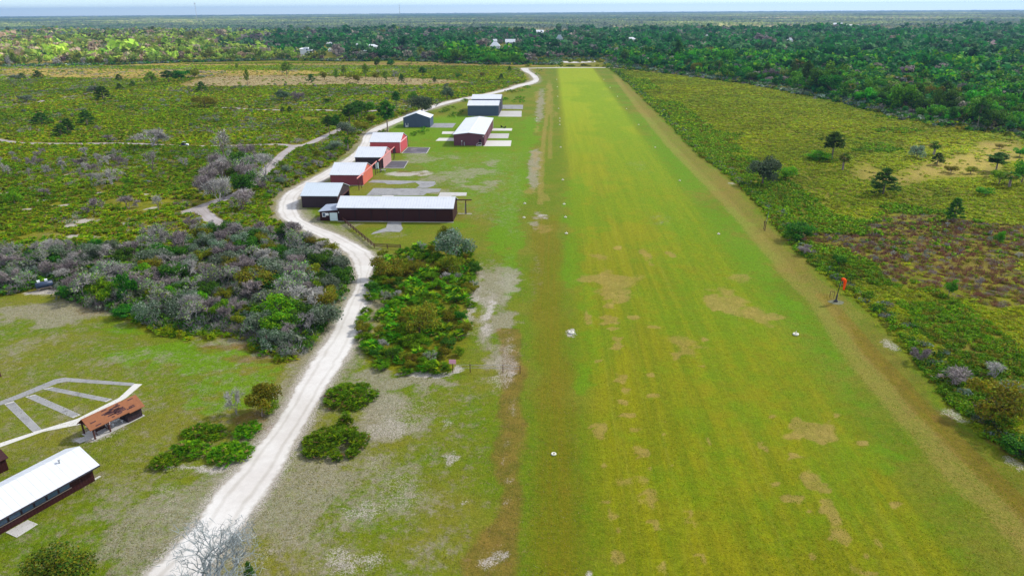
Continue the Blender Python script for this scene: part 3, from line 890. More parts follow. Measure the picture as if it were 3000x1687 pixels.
hB = gabled('hangar', 'dark brown open-ended hangar with pale grey roof by the road bend', -60.8, -51.8, 164.5, 175.2, 3.12, 5.05, wall=M_DARKBR, roof=M_GROOF, end_mat=M_DARKBR, open_end=True)
a, w, e, r = dims(hB)
for y in (-w + .3, 0, w - .3):
    MB().box(a - .25, a + .05, y - .15, y + .15, 0, e * .72 - .01).build('post', M_DWOOD, hB)
MB().box(a - .4, a + .25, -w, w, e * .66, e * .72 - .005).build('beam', M_DWOOD, hB)
MB().box(-a, a, -w, w, -.02, .06).build('floor', M_CONC_G, hB)
for i, (x, y, sx, sy, sz, m, lb) in enumerate(((a + 1.4, -1.2, 1.6, 1.2, 1.2, M_WHITE, 'white cabinet standing in the mouth of the open-ended hangar'),
                                            (a + .7, -w + 1.7, 2.2, 1.6, 1.0, M_STEEL, 'grey metal workbench at the mouth of the open-ended hangar'))):
    q = MB().box(x - sx / 2, x + sx / 2, y - sy / 2, y + sy / 2, .3, sz)
    for dx in (-1, 1):
        for dy in (-1, 1):
            q.box(x + dx * sx * .42 - .06, x + dx * sx * .42 + .06, y + dy * sy * .42 - .06, y + dy * sy * .42 + .06, 0, .3)
    q.box(x - sx / 2 - .06, x + sx / 2 + .06, y - sy / 2 - .06, y + sy / 2 + .06, sz, sz + .06)
    ob = tag(q.build('cabinet' if i == 0 else 'workbench', m), lb, 'cabinet' if i == 0 else 'workbench')
    ob.location = hB.location

hC = gabled('hangar', 'salmon hangar with long pink door rail on posts, second from the road bend', -60.7, -51.6, 188.3, 199.6, 3.05, 5.25, wall=M_SALMON_SHADE, end_mat=M_SALMON, roof=M_WROOF)
hD = gabled('hangar', 'faded pink hangar with dark brown side wall between salmon and red hangars', -59.6, -51.0, 210.8, 222.3, 3.55, 5.6, wall=M_DARKBR, end_mat=M_PINK, roof=M_WROOF)
hE = gabled('hangar', 'bright red hangar with pinkish white corner trim', -61.0, -50.7, 235.6, 247.6, 3.82, 5.95, wall=M_RED, roof=M_WROOF, trim=M_TRIM)
for h, y0, y1, zz, posts in ((hC, 181.2, 204, 3.55, (182.4, 185.2, 201.6, 203.8)), (hD, 204, 226.3, 3.75, (205, 206.6, 224, 226))):
    a, w, e, r = dims(h)
    yy = lambda v: v * K - h.location.y
    MB().bar((a + .5, yy(y0), zz * K), (a + .5, yy(y1), zz * K), .16, .36).build('door_rail', M_PINKWOOD, h)
    for v in posts:
        MB().box(a + .38, a + .58, yy(v) - .1, yy(v) + .1, 0, zz * K - .19).build('post', M_DWOOD, h)
    MB().bar((a + .48, yy(posts[0]), .3), (a + .48, yy(posts[1]), zz * K * .55), .1).build('brace', M_DWOOD, h)
    MB().box(-a - .1, a + .4, -w - .3, -w - .002, 0, .06).build('footing', M_CONC, h)
    for s in (-1, 1):
        MB().box(a + .02, a + .1, min(s * .03, s * (w - .2)), max(s * .03, s * (w - .2)), .08, zz * K - .3).build('sliding_door', M_SALMON if h is hC else M_PINK, h)
a, w, e, r = dims(hD)
MB().box(a + .01, a + .12, -w * .25, -w * .2, e + .1, e + 1.3).build('vent', M_DTRIM, hD)
a, w, e, r = dims(hE)
MB().box(a - 3.4, a - 2.2, -w - .06, -w - .003, 0.02, 2.6).build('door', M_DTRIM, hE)
MB().box(a + .12, a + .3, w - .1, w + 1.0, e - .4, e - .15).build('door_rail', M_DTRIM, hE)
MB().box(a + .1, a + .32, w + .7, w + .95, 0, e - .4).build('post', M_DWOOD, hE)
for s in (-1, 1):
    MB().box(a + .02, a + .1, min(s * .03, s * (w - .25)), max(s * .03, s * (w - .25)), .08, e - .5).build('sliding_door', M_RED, hE)
q = MB().box(-.55, .55, -.4, .4, .25, 2.5).box(-.62, .62, -.46, .46, 2.5, 2.6)
for dx in (-.45, .45):
    for dy in (-.3, .3):
        q.box(dx - .07, dx + .07, dy - .07, dy + .07, 0, .25)
o = tag(q.build('storage_cabinet', M_DOORW), 'tall white storage cabinet beside the dark side wall of the pink hangar', 'cabinet')
o.location = (-52.7 * K, 210.0 * K, 0)
t = empty('work_table', (-50.1 * K, 206.0 * K, 0))
tag(t, 'grey low table standing on grass near the pink hangar rail', 'table')
MB().box(-1.1, 1.1, -.55, .55, .7, .82).build('table_top', M_STEEL, t)
for dx in (-1, 1):
    for dy in (-.45, .45):
        MB().box(dx - .06, dx + .06, dy - .06, dy + .06, 0, .7).build('leg', M_STEEL, t)

hF = gabled('hangar', 'slate blue hangar whose gable faces the grass, beside the big round oak', -60.8, -49.6, 292, 300.6, 3.95, 5.85, along='y', wall=M_SLATE, roof=M_WROOF)
a, w, e, r = dims(hF)
for x in (w - 1.2, w - 2.6):     # the ridge runs along local x, its near gable is at -a
    MB().box(-a - .35, -a - .01, x - .12, x + .12, 0, 2.2).build('pipe', M_WTRIM, hF)
MB().box(-a - .7, -a - .05, w - 2.3, w - 1.5, .05, 1.1).build('air_conditioner', M_WTRIM, hF)
hG = gabled('hangar', 'long brown brick hangar with low white roof and three bays', -34.2, -23.3, 250, 290.5, 4.05, 4.66, along='y', wall=M_BRICK, roof=M_WROOF, over=.4)
a, w, e, r = dims(hG)
for c0, c1 in ((249.9, 260), (264.6, 276), (282.6, 289.2)):
    u0, u1 = c0 * K - hG.location.y + .6, c1 * K - hG.location.y - .6
    d = MB().box(u0, u1, -w - .08, -w - .003, .05, e - .9).build('roller_door', M_BRICK, hG)
    for u in (u0 - .35, u1):
        MB().box(u, u + .35, -w - .14, -w - .004, 0, e - .5).build('pilaster', M_REDDOOR, hG)
    MB().box(u0 - .35, u1 + .35, -w - .12, -w - .084, e - .9, e - .6).build('lintel', M_REDDOOR, d)
MB().box(-a - .06, -a - .004, -w + 1.4, -w + 2.5, .6, 2.9).build('door', M_DARK, hG)
st = MB()
for k in range(3):
    st.box(-a - 1.2, -a - .07, -w + 2.6 + .35 * k, -w + 2.95 + .35 * k, 0, .58 - .19 * k)
st.box(-a - 1.2, -a - .07, -w + 1.2, -w + 2.6, 0, .58)
st.build('steps', M_CONC, hG)
MB().bar((-a - 1.2, -w + 1.2, 1.6), (-a - 1.2, -w + 2.6, 1.6), .1).bar((-a - 1.2, -w + 2.6, 1.6), (-a - 1.2, -w + 3.7, .8), .1).bar((-a - 1.2, -w + 1.25, .6), (-a - 1.2, -w + 1.25, 1.6), .1).bar((-a - 1.2, -w + 3.65, 0), (-a - 1.2, -w + 3.65, .85), .1).build('handrail', M_WTRIM, hG)
mm = MB().box(-a - .3, -a - .1, w - 3.9, w - 3.7, 0, 2.0)
mm.build('pipe', M_STEEL, hG)
MB().box(-a - .45, -a - .08, w - 4.05, w - 3.55, 2.0, 2.5).build('meter', M_WTRIM, hG)
MB().box(-a - .35, -a - .05, w - 5.2, w - 4.8, 0, 1.7).build('pipe', M_STEEL, hG)
MB().box(-a - .5, -a - .02, -w + .2, -w + .55, e - 1.3, e - .8).build('lamp', M_WTRIM, hG)
MB().bar((a - .3, -w - .3, 0), (a - .3, -w - .3, e - .3), .14).build('downpipe', M_WTRIM, hG)
hH = gabled('hangar', 'tall slate blue hangar with white roof, the nearer of two alike', -37.6, -23.5, 325.6, 339.2, 4.75, 6.15, wall=M_SLATE, roof=M_WROOF)
hI = gabled('hangar', 'tall slate blue hangar with white roof, half hidden behind its twin', -37.4, -23.5, 341.2, 354.2, 5.85, 7.2, wall=M_SLATE, roof=M_WROOF)
for h in (hH, hI):
    a, w, e, r = dims(h)
    MB().box(a + .01, a + .1, -w + .7, w - .7, .05, e - .6).build('roller_door', M_DTRIM, h)
    MB().box(-a - .05, a + .05, -w - .12, -w - .003, 0, .12).build('footing', M_CONC, h)

# ------------------------------------------------------------------ pavilion and white-roofed building at the corner of the lawn
PV = zf(180, 1120, 7.625)
pA, pB, pC = G(PV(480, 1165)), G(PV(795, 1260)), G(PV(1850, 735))
pm = (pA + pB) / 2
axv = (pC - pB) / np.linalg.norm(pC - pB)
PL, PW = float(np.linalg.norm(pC - pB)), float(np.linalg.norm(pA - pB)) * .98
M_SHIN = plain('brown_shingles', lin(134, 88, 62), .9, .1, var=.25, scale=3, dirt=lin(108, 70, 52), dirt_amt=.5)
M_SHIND = plain('dark_patched_shingles', lin(72, 50, 52), .9, .1, var=.25, scale=3)
pv = empty('pavilion', (pm[0], pm[1], 0), math.atan2(axv[1], axv[0]))
tag(pv, 'open picnic pavilion with patchy brown shingle roof and dark posts', 'pavilion')
hw = PW / 2
MB().box(-.3, PL + .25, -hw - .2, hw + .2, -.02, .06).build('floor', M_CONC, pv)
ez, rz = 2.15, 3.3
xs = PL * .69
for x, y in ((0, -hw), (0, hw), (PL * .31, -hw), (PL * .31, hw)):
    MB().box(x - .1, x + .1, y - .1, y + .1, .06, ez - .02).build('post', M_DWOOD, pv)
MB().box(-.3, xs, -hw - .09, -hw + .09, ez - .22, ez - .03).box(-.3, xs, hw - .09, hw + .09, ez - .22, ez - .03).box(-.09, .09, -hw + .1, hw - .1, ez - .22, ez - .03).build('beam', M_DWOOD, pv)
MB().add([(-.02, -hw, ez - .02), (-.02, hw, ez - .02), (-.02, 0, rz - .2), (.1, -hw, ez - .02), (.1, hw, ez - .02), (.1, 0, rz - .2)], [(0, 2, 1), (3, 4, 5), (0, 1, 4, 3), (1, 2, 5, 4), (2, 0, 3, 5)]).build('gable_board', M_DWOOD, pv)
MB().box(xs, PL, -hw, hw, .06, ez - .05).add([(xs, -hw, ez - .06), (xs, hw, ez - .06), (xs, 0, rz - .25), (PL, -hw, ez - .06), (PL, hw, ez - .06), (PL, 0, rz - .25)], [(0, 2, 1), (3, 4, 5), (0, 1, 4, 3), (1, 2, 5, 4), (2, 0, 3, 5)]).build('wall', M_DARKBR, pv)


def shed_roof(name, x0, x1, oy, e, r, mat, par, hwid):
    R = MB()
    sl = (r - e) / hwid
    for s in (-1, 1):
        yo, zo = s * (hwid + oy), e - sl * oy
        lo = [(x0, yo, zo), (x1, yo, zo), (x1, 0, r), (x0, 0, r)]
        hi = [(p[0], p[1], p[2] + .1) for p in lo]
        R.hexa(lo if s < 0 else lo[::-1], hi if s < 0 else hi[::-1])
    return R.build(name, mat, par)


rf = shed_roof('roof', -.55, xs + .25, .35, ez, rz, M_SHIN, pv, hw)
rf2 = shed_roof('roof', xs + .26, PL + .4, .5, ez - .04, rz - .08, M_SHIN, pv, hw)
patch = MB()
sl = (rz - ez) / hw
prng = np.random.default_rng(5)
for k in range(46):
    u, v = (xs * .8 + prng.normal(0, .75), -hw * .5 + prng.normal(0, .32)) if k < 36 else (prng.uniform(.5, PL - .3), prng.uniform(-hw - .1, -.2))
    if not (-hw - .2 < v < -.15 and u < PL + .1):
        continue
    ro = (ez, .106) if u < xs + .05 else (ez - .04, .106)
    if abs(u - xs - .25) < .45:
        continue
    z0 = lambda yy: ro[0] + (yy + hw) * (sl if u < xs else ((rz - .08) - (ez - .04)) / hw) + ro[1]
    n = prng.integers(1, 4) * .22
    patch.add([(u - n, v - .07, z0(v - .07)), (u + n, v - .07, z0(v - .07)), (u + n, v + .07, z0(v + .07)), (u - n, v + .07, z0(v + .07))], [(0, 1, 2, 3)])
patch.build('missing_shingle_patch', M_SHIND, pv)  # dark patches of missing shingles lying on the roof slope
for p_, (x, y) in enumerate(((.15, hw - .9), (PL * .31 - .02, -hw - .12))):
    MB().box(x - .02, x + .02, y - .3, y + .3, 1.45, 1.95).build('notice_board', M_TRIM, pv)
sw = empty('swing_bench', tuple(pv.matrix_basis @ Vector((PL * .22, -.1, .06))), pv.rotation_euler.z)
tag(sw, 'dark swing bench frame under the pavilion roof', 'bench')
MB().box(-.75, .75, -.25, .25, .4, .48).build('seat', M_DWOOD, sw)
MB().box(-.75, .75, .25, .32, .5, 1.0).build('backrest', M_DWOOD, sw)
for s in (-1, 1):
    MB().bar((s * .9, -.6, 0), (s * .9, 0, 1.75), .09).bar((s * .9, .6, 0), (s * .9, 0, 1.75), .09).bar((s * .9, -.55, .12), (s * .9, .55, .12), .07).build('frame', M_DWOOD, sw)
MB().bar((-.95, 0, 1.75), (.95, 0, 1.75), .09).build('crossbar', M_DWOOD, sw)
tb = empty('picnic_table', tuple(pv.matrix_basis @ Vector((PL * .55, .1, .06))), pv.rotation_euler.z)
tag(tb, 'white round table with stools under the pavilion roof', 'table')
MB().tube([(0, 0, .7), (0, 0, .78)], .55, 16).build('table_top', M_WHITE, tb)
MB().tube([(0, 0, 0), (0, 0, .7)], .08).build('leg', M_STEEL, tb)
for k in range(4):
    c, s = math.cos(k * 1.57 + .6), math.sin(k * 1.57 + .6)
    MB().tube([(c * .95, s * .95, 0), (c * .95, s * .95, .4), (c * .95, s * .95, .41)], [.04, .04, .04]).tube([(c * .95, s * .95, .4), (c * .95, s * .95, .46)], .2, 12).build('stool', M_WHITE, tb)

BL = zf(0, 1340, 5.573)
q0, q1 = G(BL(1555, 375)), G(BL(100, 1200))
bx = (q1 - q0) / np.linalg.norm(q1 - q0)
brot = math.atan2(-bx[1], -bx[0])
bd = np.array([-math.sin(brot), math.cos(brot)])   # away from the camera's side
BLen, BW = 26.0, 6.6
bc = q0 + bx * BLen / 2 + bd * BW / 2
bb = empty('long_building', (bc[0], bc[1], 0), brot)
tag(bb, 'long dark maroon building with bright white metal roof by the concrete doorstep slab', 'building')
a, w = BLen / 2, BW / 2
be, br = 2.5, 4.0
MB().box(-a, a, -w, w, 0, be).add([(-a, -w, be), (-a, w, be), (-a, 0, br - .15), (a, -w, be), (a, w, be), (a, 0, br - .15)], [(0, 2, 1), (3, 4, 5), (1, 2, 5, 4), (2, 0, 3, 5)]).build('wall', M_MAROON, bb)
shed_roof('roof', -a - .5, a + .75, .75, be + .06, br, M_WROOF, bb, w)
MB().box(-a - .5, a + .75, -w - .8, -w - .755, be - .32, be - .1).build('fascia', M_DTRIM, bb)
for k in range(9):
    x = a - 3.2 - k * 1.55
    wf = MB().box(x - 1.45, x, -w - .06, -w - .004, 1.05, 2.2).build('window', M_DTRIM, bb)
    MB().box(x - 1.35, x - .1, -w - .075, -w - .062, 1.13, 2.12).build('pane', M_GLASS, wf)
MB().box(a - 17.2, a - 3.1, -w - .14, -w - .003, .95, 1.04).build('sill', M_GWOOD, bb)
dd = MB().box(a - 20.6, a - 17.6, -w - .07, -w - .004, .05, 2.25).build('door', M_DTRIM, bb)
for k in (0, 1):
    MB().box(a - 20.5 + 1.5 * k, a - 19.15 + 1.5 * k, -w - .085, -w - .072, .15, 2.15).build('pane', M_GLASS, dd)
MB().tube([(a - 2.6, -.9, br - .45), (a - 2.6, -.9, br + .15)], .09).tube([(a - 2.6, -.9, br + .12), (a - 2.6, -.9, br + .22)], .16).build('vent_pipe', M_STEEL, bb)
MB().box(a - .02, a + .9, -w + .1, -w + .4, .02, .12).build('splash_block', M_CONC_W, bb)
c = G(Y1(10, 720))
sh = empty('shed', (c[0] - 1.2, c[1] - .3, 0), brot)
tag(sh, 'small maroon shed peeking out behind the long white roof', 'shed')
MB().box(-1.6, 1.6, -1.3, 1.3, 0, 2.0).add([(-1.6, -1.3, 2.0), (-1.6, 1.3, 2.0), (-1.6, 0, 2.6), (1.6, -1.3, 2.0), (1.6, 1.3, 2.0), (1.6, 0, 2.6)], [(0, 2, 1), (3, 4, 5), (1, 2, 5, 4), (2, 0, 3, 5)]).build('wall', M_MAROON, sh)
shed_roof('roof', -1.9, 1.9, .3, 2.03, 2.72, M_MAROON, sh, 1.3)
c = G(Y1(6, 55))
o = MB().box(-.08, .08, -.08, .08, 0, 1.2).box(-.5, .12, -.06, .06, 1.2, 1.3).build('post', M_DWOOD)
o.location = (c[0], c[1], 0)
tag(o, 'short dark wooden post on the lawn beyond the fan of paths', 'post')

# ------------------------------------------------------------------ fences, sign, windsock, markers
fp = [G(Y3(850, 25)), G(Y3(1105, 240)), G(Y3(1320, 250))]
fn = empty('rail_fence', (fp[0][0], fp[0][1], 0))
tag(fn, 'dark wooden rail fence running from the maroon hangar to the thicket', 'fence')
for i in range(2):
    p, q = fp[i], fp[i + 1]
    n = max(2, int(np.linalg.norm(q - p) / 2.6))
    for k in range(n + (i == 1)):
        c = p + (q - p) * k / n - fp[0]
        MB().box(c[0] - .09, c[0] + .09, c[1] - .09, c[1] + .09, 0, 1.3).build('post', M_DWOOD, fn)
    for z in (.5, .85, 1.2):
        u, v = p - fp[0], q - fp[0]
        MB().bar((u[0], u[1], z), (v[0], v[1], z), .07, .16).build('rail', M_DWOOD, fn)
FE = zf(1300, 1030, 9.908)
wp = [G(FE(*p)) for p in ((300, 592), (770, 600), (1720, 605), (2215, 640))]
wf = empty('wire_fence', (wp[0][0], wp[0][1], 0))
tag(wf, 'low wire fence on dark posts crossing grass beside the pink sign', 'fence')
for p in wp[1:]:
    c = p - wp[0]
    MB().box(c[0] - .06, c[0] + .06, c[1] - .06, c[1] + .06, 0, 1.65).build('post', M_DWOOD, wf)
for z in (.9, 1.5):
    MB().tube([(*(p - wp[0]), z) for p in wp], .025, 5).build('wire', M_STEEL, wf)
c = G(FE(285, 592))
sg = empty('sign', (c[0] - .1, c[1] - .1, 0))
tag(sg, 'small pink board on a dark post at the thicket corner', 'sign')
MB().box(-.06, .06, -.05, .05, 0, 2.4).build('post', M_DWOOD, sg)
MB().box(-.62, .62, -.1, -.06, 1.75, 2.6).build('board', plain('pink_board', lin(222, 158, 180), .6, var=.06), sg)
for z in (1.95, 2.12, 2.29, 2.42):
    pass

W_ = zf(2380, 790, 12.08)
c = G(W_(820, 1130))
ws = empty('windsock', (c[0], c[1], 0))
tag(ws, 'limp orange windsock on a leaning dark pole beside the airstrip', 'windsock')
M_ORANGE = foliage_mat('windsock_cloth', .25)
slab('pavement', [(c[0] + 1.7 * math.cos(t) * (1 + .12 * math.sin(3 * t)), c[1] - .4 + 1.3 * math.sin(t)) for t in np.linspace(0, 6.28, 17)[:-1]], plain('mossy_gravel', lin(104, 106, 84), .95, .1, var=.4, scale=2), .02, 'round pale gravel pad under the windsock')
MB().tube([(0, 0, 0), (.16, 0, 2.4), (.42, 0, 5.3)], [.1, .09, .06]).build('pole', M_BLACK, ws)
MB().tube([(-.02, -.1, 0), (.08, -.1, 1.75)], [.2, .17]).box(-.35, .35, -.3, .25, -.02, .35).build('base', M_DTRIM, ws)
hoop = [(.62 + .0 * k, .38 * math.cos(k * .5236), 5.25 + .38 * math.sin(k * .5236)) for k in range(13)]
MB().tube(hoop, .03, 5, False).bar((.4, 0, 5.2), (.62, 0, 5.2), .05).build('hoop', M_BLACK, ws)
path = [(.5, 0, 5.25), (.85, 0, 5.24), (1.12, 0, 5.1), (1.28, 0, 4.8), (1.3, 0, 4.3), (1.28, 0, 3.7), (1.27, 0, 3.1), (1.28, 0, 2.85)]
s_ = MB().tube(path, [.38, .38, .37, .33, .28, .24, .2, .18], 12, False)
me = mesh_np('sock', s_.v, [np.array(s_.f)], M_ORANGE, {'Col': np.tile(lin(255, 96, 20), (len(s_.v), 1))}, True)
so = link('sock', me, ws)
c2 = G(W_(610, 985))
gp = empty('marker_frame', (c2[0], c2[1], 0))
tag(gp, 'thin rusty goal-shaped pipe frame standing beside the windsock', 'frame')
d = G(W_(755, 1010)) - c2
for k, (p, q) in enumerate((((0, 0, 0), (0, 0, 1.5)), ((d[0], d[1], 0), (d[0], d[1], 1.5)))):
    MB().tube([p, q], .05, 6).build('post', M_DWOOD, gp)
MB().tube([(0, 0, 1.5), (d[0], d[1], 1.5)], .05, 6).build('crossbar', M_DWOOD, gp)
PO = zf(2200, 590, 14.49)
c = G(PO(585, 1245))
pp_ = empty('flag_pole', (c[0], c[1], 0))
tag(pp_, 'slender leaning pole beside a short dark post at the scrub edge', 'pole')
MB().tube([(0, 0, 0), (.15, 0, 2.8)], .11, 7).build('lower_pole', M_DWOOD, pp_)
MB().tube([(.12, 0, 2.6), (.5, 0, 5.9)], [.06, .03], 6).build('upper_pole', M_STEEL, pp_)
c = G(PO(540, 1180))
o = MB().tube([(0, 0, 0), (.12, 0, 2.7)], .11, 7).box(-.2, .2, -.14, .1, 2.0, 2.3).build('post', M_DWOOD)
o.location = (c[0], c[1], 0)
tag(o, 'short dark post with a pale box beside the slender leaning pole', 'post')

M_TYRE = plain('white_painted_rubber', lin(206, 204, 188), .7, var=.15, scale=4)
tv, tf = [], []
for i in range(20):
    for j in range(8):
        A_, B2 = 2 * math.pi * i / 20, 2 * math.pi * j / 8
        rr = .36 + .17 * math.cos(B2)
        tv.append((rr * math.cos(A_), rr * math.sin(A_), .15 + .15 * math.sin(B2)))
        tf.append((i * 8 + j, ((i + 1) % 20) * 8 + j, ((i + 1) % 20) * 8 + (j + 1) % 8, i * 8 + (j + 1) % 8))
me_tyre = bpy.data.meshes.new('tyre')
me_tyre.from_pydata(tv, [], tf)
me_tyre.materials.append(M_TYRE)
for p in me_tyre.polygons:
    p.use_smooth = True
cone = MB().tube([(0, 0, .02), (0, 0, .06), (0, 0, .07), (0, 0, .72)], [.26, .26, .19, .04], 12)
me_cone = bpy.data.meshes.new('cone')
me_cone.from_pydata(cone.v, [], cone.f)
me_cone.materials.append(M_TYRE)


def tyre(p, label, group=None, withcone=True, sc=1.0):
    r = empty('tyre_marker', (p[0], p[1], 0), rng.uniform(0, 6), sc)
    tag(r, label, 'runway marker', group)
    link('tyre', me_tyre, r)
    if withcone:
        link('cone', me_cone, r)
    return r


tyre(G(Y6(322, 812)), 'single white tyre lying on the grass nearest the windsock', withcone=True, sc=1.15)
tyre(G(D(1437, 838)), 'white tyre marker ringed by a splash of white gravel', sc=1.2)
tyre(G(Y5(870, 488)), 'lone white marker in the dark olive strip near the gravel ringed tyre', withcone=False, sc=.75)
for p in [(763, 1205), (775, 1320), (783, 1464), (752, 990), (733, 702), (724, 502), (724, 472), (724, 446), (714, 359), (706, 252), (703, 168), (697, 102)]:
    tyre(G(Z6(*p)), 'white tyre marker in the row between the brown strip and bright runway grass', 'tyre markers on the hangar side of the runway', sc=.9)
for p in [(415, 1199), (408, 1324), (520, 445), (520, 472)]:
    tyre(G(Z6(*p)), 'white tyre marker on the taxi grass between hangars and the brown strip', 'tyre markers of the taxi crossings', sc=.9)
for p in [(2130, 1468), (1785, 997), (1568, 702), (1422, 502), (1315, 361), (1235, 252), (1170, 172), (1115, 102)]:
    tyre(G(Z6(*p)), 'white tyre marker in the row along the straw edge by the open scrub', 'tyre markers on the scrub side of the runway', sc=.8)
for x in (1620, 1642, 1668, 1985, 2008, 2032):
    tyre(G(Z2(x, 507)), 'small white marker across the far threshold of the airstrip', 'markers across the far threshold', False, sc=1.2)
M_ROCK = plain('white_gravel', lin(196, 194, 194), .95, .1, var=.25, scale=5)
stn = []
c = G(D(1437, 838))
qv, qf = [], []
for k in range(150):
    an, rr = rng.uniform(0, 6.28), abs(rng.normal(0, .5)) + .3
    x, y, s = c[0] + rr * math.cos(an), c[1] + rr * math.sin(an) * 1.3, rng.uniform(.03, .09)
    o_ = len(qv)
    for dx, dy, dz in ((1, 0, 0), (0, 1, 0), (-1, 0, 0), (0, -1, 0), (0, 0, .8)):
        qv.append((x + dx * s * rng.uniform(.6, 1.2), y + dy * s * rng.uniform(.6, 1.2), dz * s))
    qf += [(o_, o_ + 1, o_ + 4), (o_ + 1, o_ + 2, o_ + 4), (o_ + 2, o_ + 3, o_ + 4), (o_ + 3, o_, o_ + 4)]
tag(link('gravel', mesh_np('gravel', qv, [np.array(qf)], M_ROCK)), 'splash of white gravel around a tyre marker', kind='stuff')

# ------------------------------------------------------------------ chairs, utility vehicle, tank
CH = zf(1330, 340, 12.88)
for (p, rz_, lb) in (((1810, 445), 2.6, 'dark reclining chair on the grass, farther from the white apron'), ((1905, 470), 3.9, 'dark reclining chair at the edge of the white apron')):
    c = G(CH(*p))
    ch = empty('lounge_chair', (c[0], c[1], 0), rz_)
    tag(ch, lb, 'chair', 'pair of dark chairs by the brick hangar')
    MB().hexa([(-.4, -.55, .35), (.4, -.55, .35), (.4, .35, .3), (-.4, .35, .3)], [(-.4, -.55, .45), (.4, -.55, .45), (.4, .35, .4), (-.4, .35, .4)]).build('seat', M_BLACK, ch)
    MB().hexa([(-.4, .3, .3), (.4, .3, .3), (.4, .42, .3), (-.4, .42, .3)], [(-.4, .75, 1.3), (.4, .75, 1.3), (.4, .87, 1.25), (-.4, .87, 1.25)]).build('backrest', M_BLACK, ch)
    for dx in (-.42, .42):
        MB().box(dx - .06, dx + .06, -.6, .5, .62, .68).build('armrest', M_BLACK, ch)
        for dy in (-.5, .4):
            MB().box(dx - .05, dx + .05, dy - .05, dy + .05, 0, .62).build('leg', M_BLACK, ch)

c = (G(Z4(1600, 146)) + G(Z4(1675, 144))) / 2
uv = empty('utility_vehicle', (c[0], c[1], 0), .1)
tag(uv, 'dark blue off-road buggy with canopy driving the sandy track', 'buggy')
M_UTV = plain('dark_blue_paint', lin(50, 62, 92), .4, .5, var=.08)
M_UTVR = plain('canopy_plastic', lin(150, 160, 150), .6, var=.08)
MB().hexa([(-1.6, -.65, .45), (.7, -.65, .45), (.7, .65, .45), (-1.6, .65, .45)], [(-1.7, -.7, 1.1), (.6, -.7, .85), (.6, .7, .85), (-1.7, .7, 1.1)]).build('body', M_UTV, uv)
MB().hexa([(.7, -.62, .45), (1.7, -.5, .45), (1.7, .5, .45), (.7, .62, .45)], [(.65, -.65, 1.1), (1.65, -.5, .9), (1.65, .5, .9), (.65, .65, 1.1)]).build('hood', M_WHITE, uv)
MB().box(-.95, .55, -.75, .75, 1.98, 2.06).build('canopy', M_UTVR, uv)
for x, y, x2 in ((.75, -.68, .5), (.75, .68, .5), (-.85, -.68, -.9), (-.85, .68, -.9)):
    MB().bar((x, y, .9), (x2, y, 1.98), .07).build('roof_post', M_BLACK, uv)
MB().box(-.7, -.15, -.6, .6, .9, 1.1).box(-.85, -.68, -.6, .6, 1.1, 1.6).build('seat', M_BLACK, uv)
MB().box(-1.7, -.9, -.7, .7, 1.1, 1.35).build('cargo_box', M_BLACK, uv)
for x in (-1.1, 1.15):
    for y in (-.72, .72):
        wv = MB().tube([(x, y - .14, .36), (x, y + .14, .36)], .36, 14).build('wheel', M_BLACK, uv)
        MB().tube([(x, y - .15, .36), (x, y + .15, .36)], .18, 10).build('rim', M_STEEL, wv)

T_ = zf(60, 780, 14.49)
t0, t1 = G(T_(690, 1090)), G(T_(1235, 980))
c = (t0 + t1) / 2
tk = empty('water_tank', (c[0], c[1] + .8, 0), math.atan2(*(t1 - t0)[::-1]))
tag(tk, 'dark blue cylindrical tank on a timber stand at the lawn edge', 'tank')
M_TANK = plain('dark_blue_tank', lin(44, 60, 84), .45, .4, var=.2)
MB().tube([(-1.75, 0, 1.25), (-1.65, 0, 1.25), (1.65, 0, 1.25), (1.75, 0, 1.25)], [.5, .72, .72, .5], 18).build('barrel', M_TANK, tk, True)
for x in (-.95, .55):
    MB().box(x - .3, x + .3, -.1, .4, 1.88, 2.4).build('white_box', M_WHITE, tk)
MB().bar((-1.7, -.75, .62), (1.7, -.75, .62), .14).bar((-1.7, .75, .62), (1.7, .75, .62), .14).build('rail', M_GWOOD, tk)
for x in (-1.2, 1.1):
    MB().box(x - .09, x + .09, -.85, .85, .42, .55).build('bearer', M_GWOOD, tk)
    for y in (-.72, .72):
        MB().box(x - .08, x + .08, y - .08, y + .08, 0, .42).build('leg', M_GWOOD, tk)
# ------------------------------------------------------------------ plant prototypes (leaf-sized faces through the crown's volume)
SUN_E, SUN_ANG, EXPOSURE = 5.0, 4, 0.68
CLOUD_MIX, HAZE = .25, 7.5e-5


def unit(v):
    return v / np.maximum(np.linalg.norm(v, axis=-1, keepdims=True), 1e-9)


def quads(C, N, size, r, aspect=1.0):
    """one leaf quad per centre C, facing N, random spin"""
    n = len(C)
    a = unit(np.cross(N, r.normal(size=(n, 3))))
    b = np.cross(N, a)
    s = (size * r.uniform(.6, 1.35, n))[:, None]
    a, b = a * s, b * s * aspect
    V = np.stack([C - a * .9 - b * .3, C - b * .9 + a * .2, C + a, C + b * .8 - a * .1], 1).reshape(-1, 3)
    return V, np.arange(4 * n).reshape(n, 4)


def slivers(A, B, w, r):
    """thin triangles from A to tip B"""
    n = len(A)
    d = B - A
    s = unit(np.cross(d, r.normal(size=(n, 3)))) * (w * r.uniform(.6, 1.4, n))[:, None]
    return np.stack([A - s, A + s, B], 1).reshape(-1, 3), np.arange(3 * n).reshape(n, 3)


def colmix(n, pal, r, per, jit=.18):
    """per-leaf colours drawn from a palette, per vertices each"""
    pal = np.array(pal)
    i = r.integers(0, len(pal), n)
    j = r.integers(0, len(pal), n)
    t = r.random((n, 1))
    c = (pal[i] * t + pal[j] * (1 - t)) * (1 + r.normal(0, jit, (n, 1)))
    return np.repeat(np.clip(c, 0.002, 1), per, 0)


